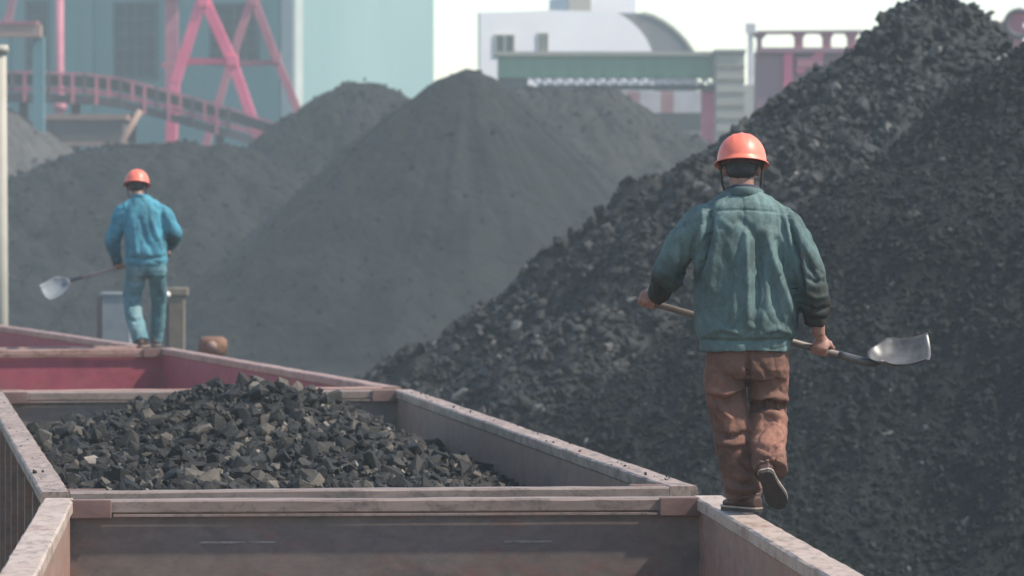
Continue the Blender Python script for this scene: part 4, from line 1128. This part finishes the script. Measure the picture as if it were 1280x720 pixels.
v, f = tube([U(160, 262, .05), U(151, 268, .05), U(145, 286, .065), U(140, 303, .09), U(141, 318, .13), U(144, 330, .17)], [.075, .09, .088, .085, .07, .052], 20, sub=5); j.add(v, f)
v, f = tube([U(196, 263, .05), U(206, 269, .05), U(213, 281, .05), U(218, 293, .07), U(214, 302, .15), U(208, 309, .22)], [.075, .088, .086, .083, .07, .05], 20, sub=5); j.add(v, f)
jm = fuse(j, .009, 3); wrinkle(jm, .010, 6, (1, 1, .5), 11.3); wrinkle(jm, .005, 16, (1, 1, .6), 3.3)
crease(jm, .016, 5, (1.2, 1.2, .6), 23.7)
J2 = lambda px, py: np.array((X2(px), Z2(py)))
v, nr = verts_of(jm)
set_verts(jm, fold(v, nr, [([(160, 256), (158, 280), (157, 312)], .02, .02), ([(204, 262), (207, 285), (209, 312)], .02, .02), ([(178, 275), (186, 300), (196, 318)], .03, .014), ([(172, 285), (174, 310), (178, 325)], .025, -.012),
    ([(192, 272), (200, 295), (206, 312)], .022, -.012), ([(158, 322), (184, 325), (210, 321)], .02, .02), ([(137, 300), (146, 306), (156, 304)], .016, .016)], J2))
v, nr = verts_of(jm)
link("jacket", jm, M['blue'], p2, True, {"dirt": blotch(v, [(143, 327, 12, .9), (142, 312, 12, .5), (216, 302, 12, .9), (180, 331, 22, .15)], X2, Z2), "fade": blotch(v, [(182, 330, 24, .5), (180, 255, 20, .3), (217, 290, 8, .4)], X2, Z2, 4)})
cl = MB(); v, f = tube([U(163, 249, .10), U(170, 246, .01), U(176, 245.5, -.01), U(182, 246.5, .01), U(187, 249, .10), U(175, 250, .15), U(163, 249, .10)], [(.011, .026)] * 7, 10, ref=(0, 0, 1), sub=4, cap=False); cl.add(v, f)
cl.build("collar", M['blue'], p2, True)
t = MB()
t.add(*rings([(328, 159, 209, .12, 0), (338, 158, 210, .125, 0), (346, 160, 209, .11, 0)], X2, Z2))
v, f = tube([U(173, 338, 0), U(168, 356, .04), U(164, 372, .07), U(169, 396, -.03), U(180, 427, -.13)], [.105, .105, .098, .09, .084], 22, sub=5); t.add(v, f)
v, f = tube([U(196, 338, 0), U(197, 358, .08), U(196, 380, .18), U(193, 404, .24), U(190, 429, .27)], [.10, .092, .08, .076, .07], 22, sub=5); t.add(v, f)
tm = fuse(t, .009, 3); wrinkle(tm, .010, 8, (1, 1, .9), 17.7)
v, nr = verts_of(tm); set_verts(tm, fold(v, nr, [([(186, 338), (185, 352)], .02, .02), ([(158, 378), (168, 382), (178, 376)], .02, .022), ([(164, 400), (174, 402), (184, 396)], .018, .018), ([(158, 350), (170, 356), (182, 350)], .02, .012)], J2))
v, nr = verts_of(tm)
link("trousers", tm, M['bluetrs'], p2, True, {"dirt": blotch(v, [(200, 360, 16, .4), (186, 345, 10, .5), (190, 385, 12, .5)], X2, Z2), "fade": blotch(v, [(178, 388, 12, .6), (176, 345, 12, .4), (172, 410, 12, .4)], X2, Z2, 4)})  # dark patches paint the shaded inner legs, pale ones the lit left leg
shoe(p2, U(180, 435.3, -.20), (.06, 1, 0), (0, 0, 1), .28)
shoe(p2, U(189.5, 435.3, .19), (-.08, 1, 0), (0, 0, 1), .28)
p2.rotation_euler = (0, 0, R(-6)); T2 = Matrix.Rotation(R(-6), 3, 'Z')
shovel("long handled shovel with pale scoop carried low by the worker in blue", p2.location + T2 @ hA2, p2.location + T2 @ hB2, (-.80, -.2, -.55), (.1, -.68, .66), .31, .24, matb=M['blade_pale'], matw=M['wood_pale'])
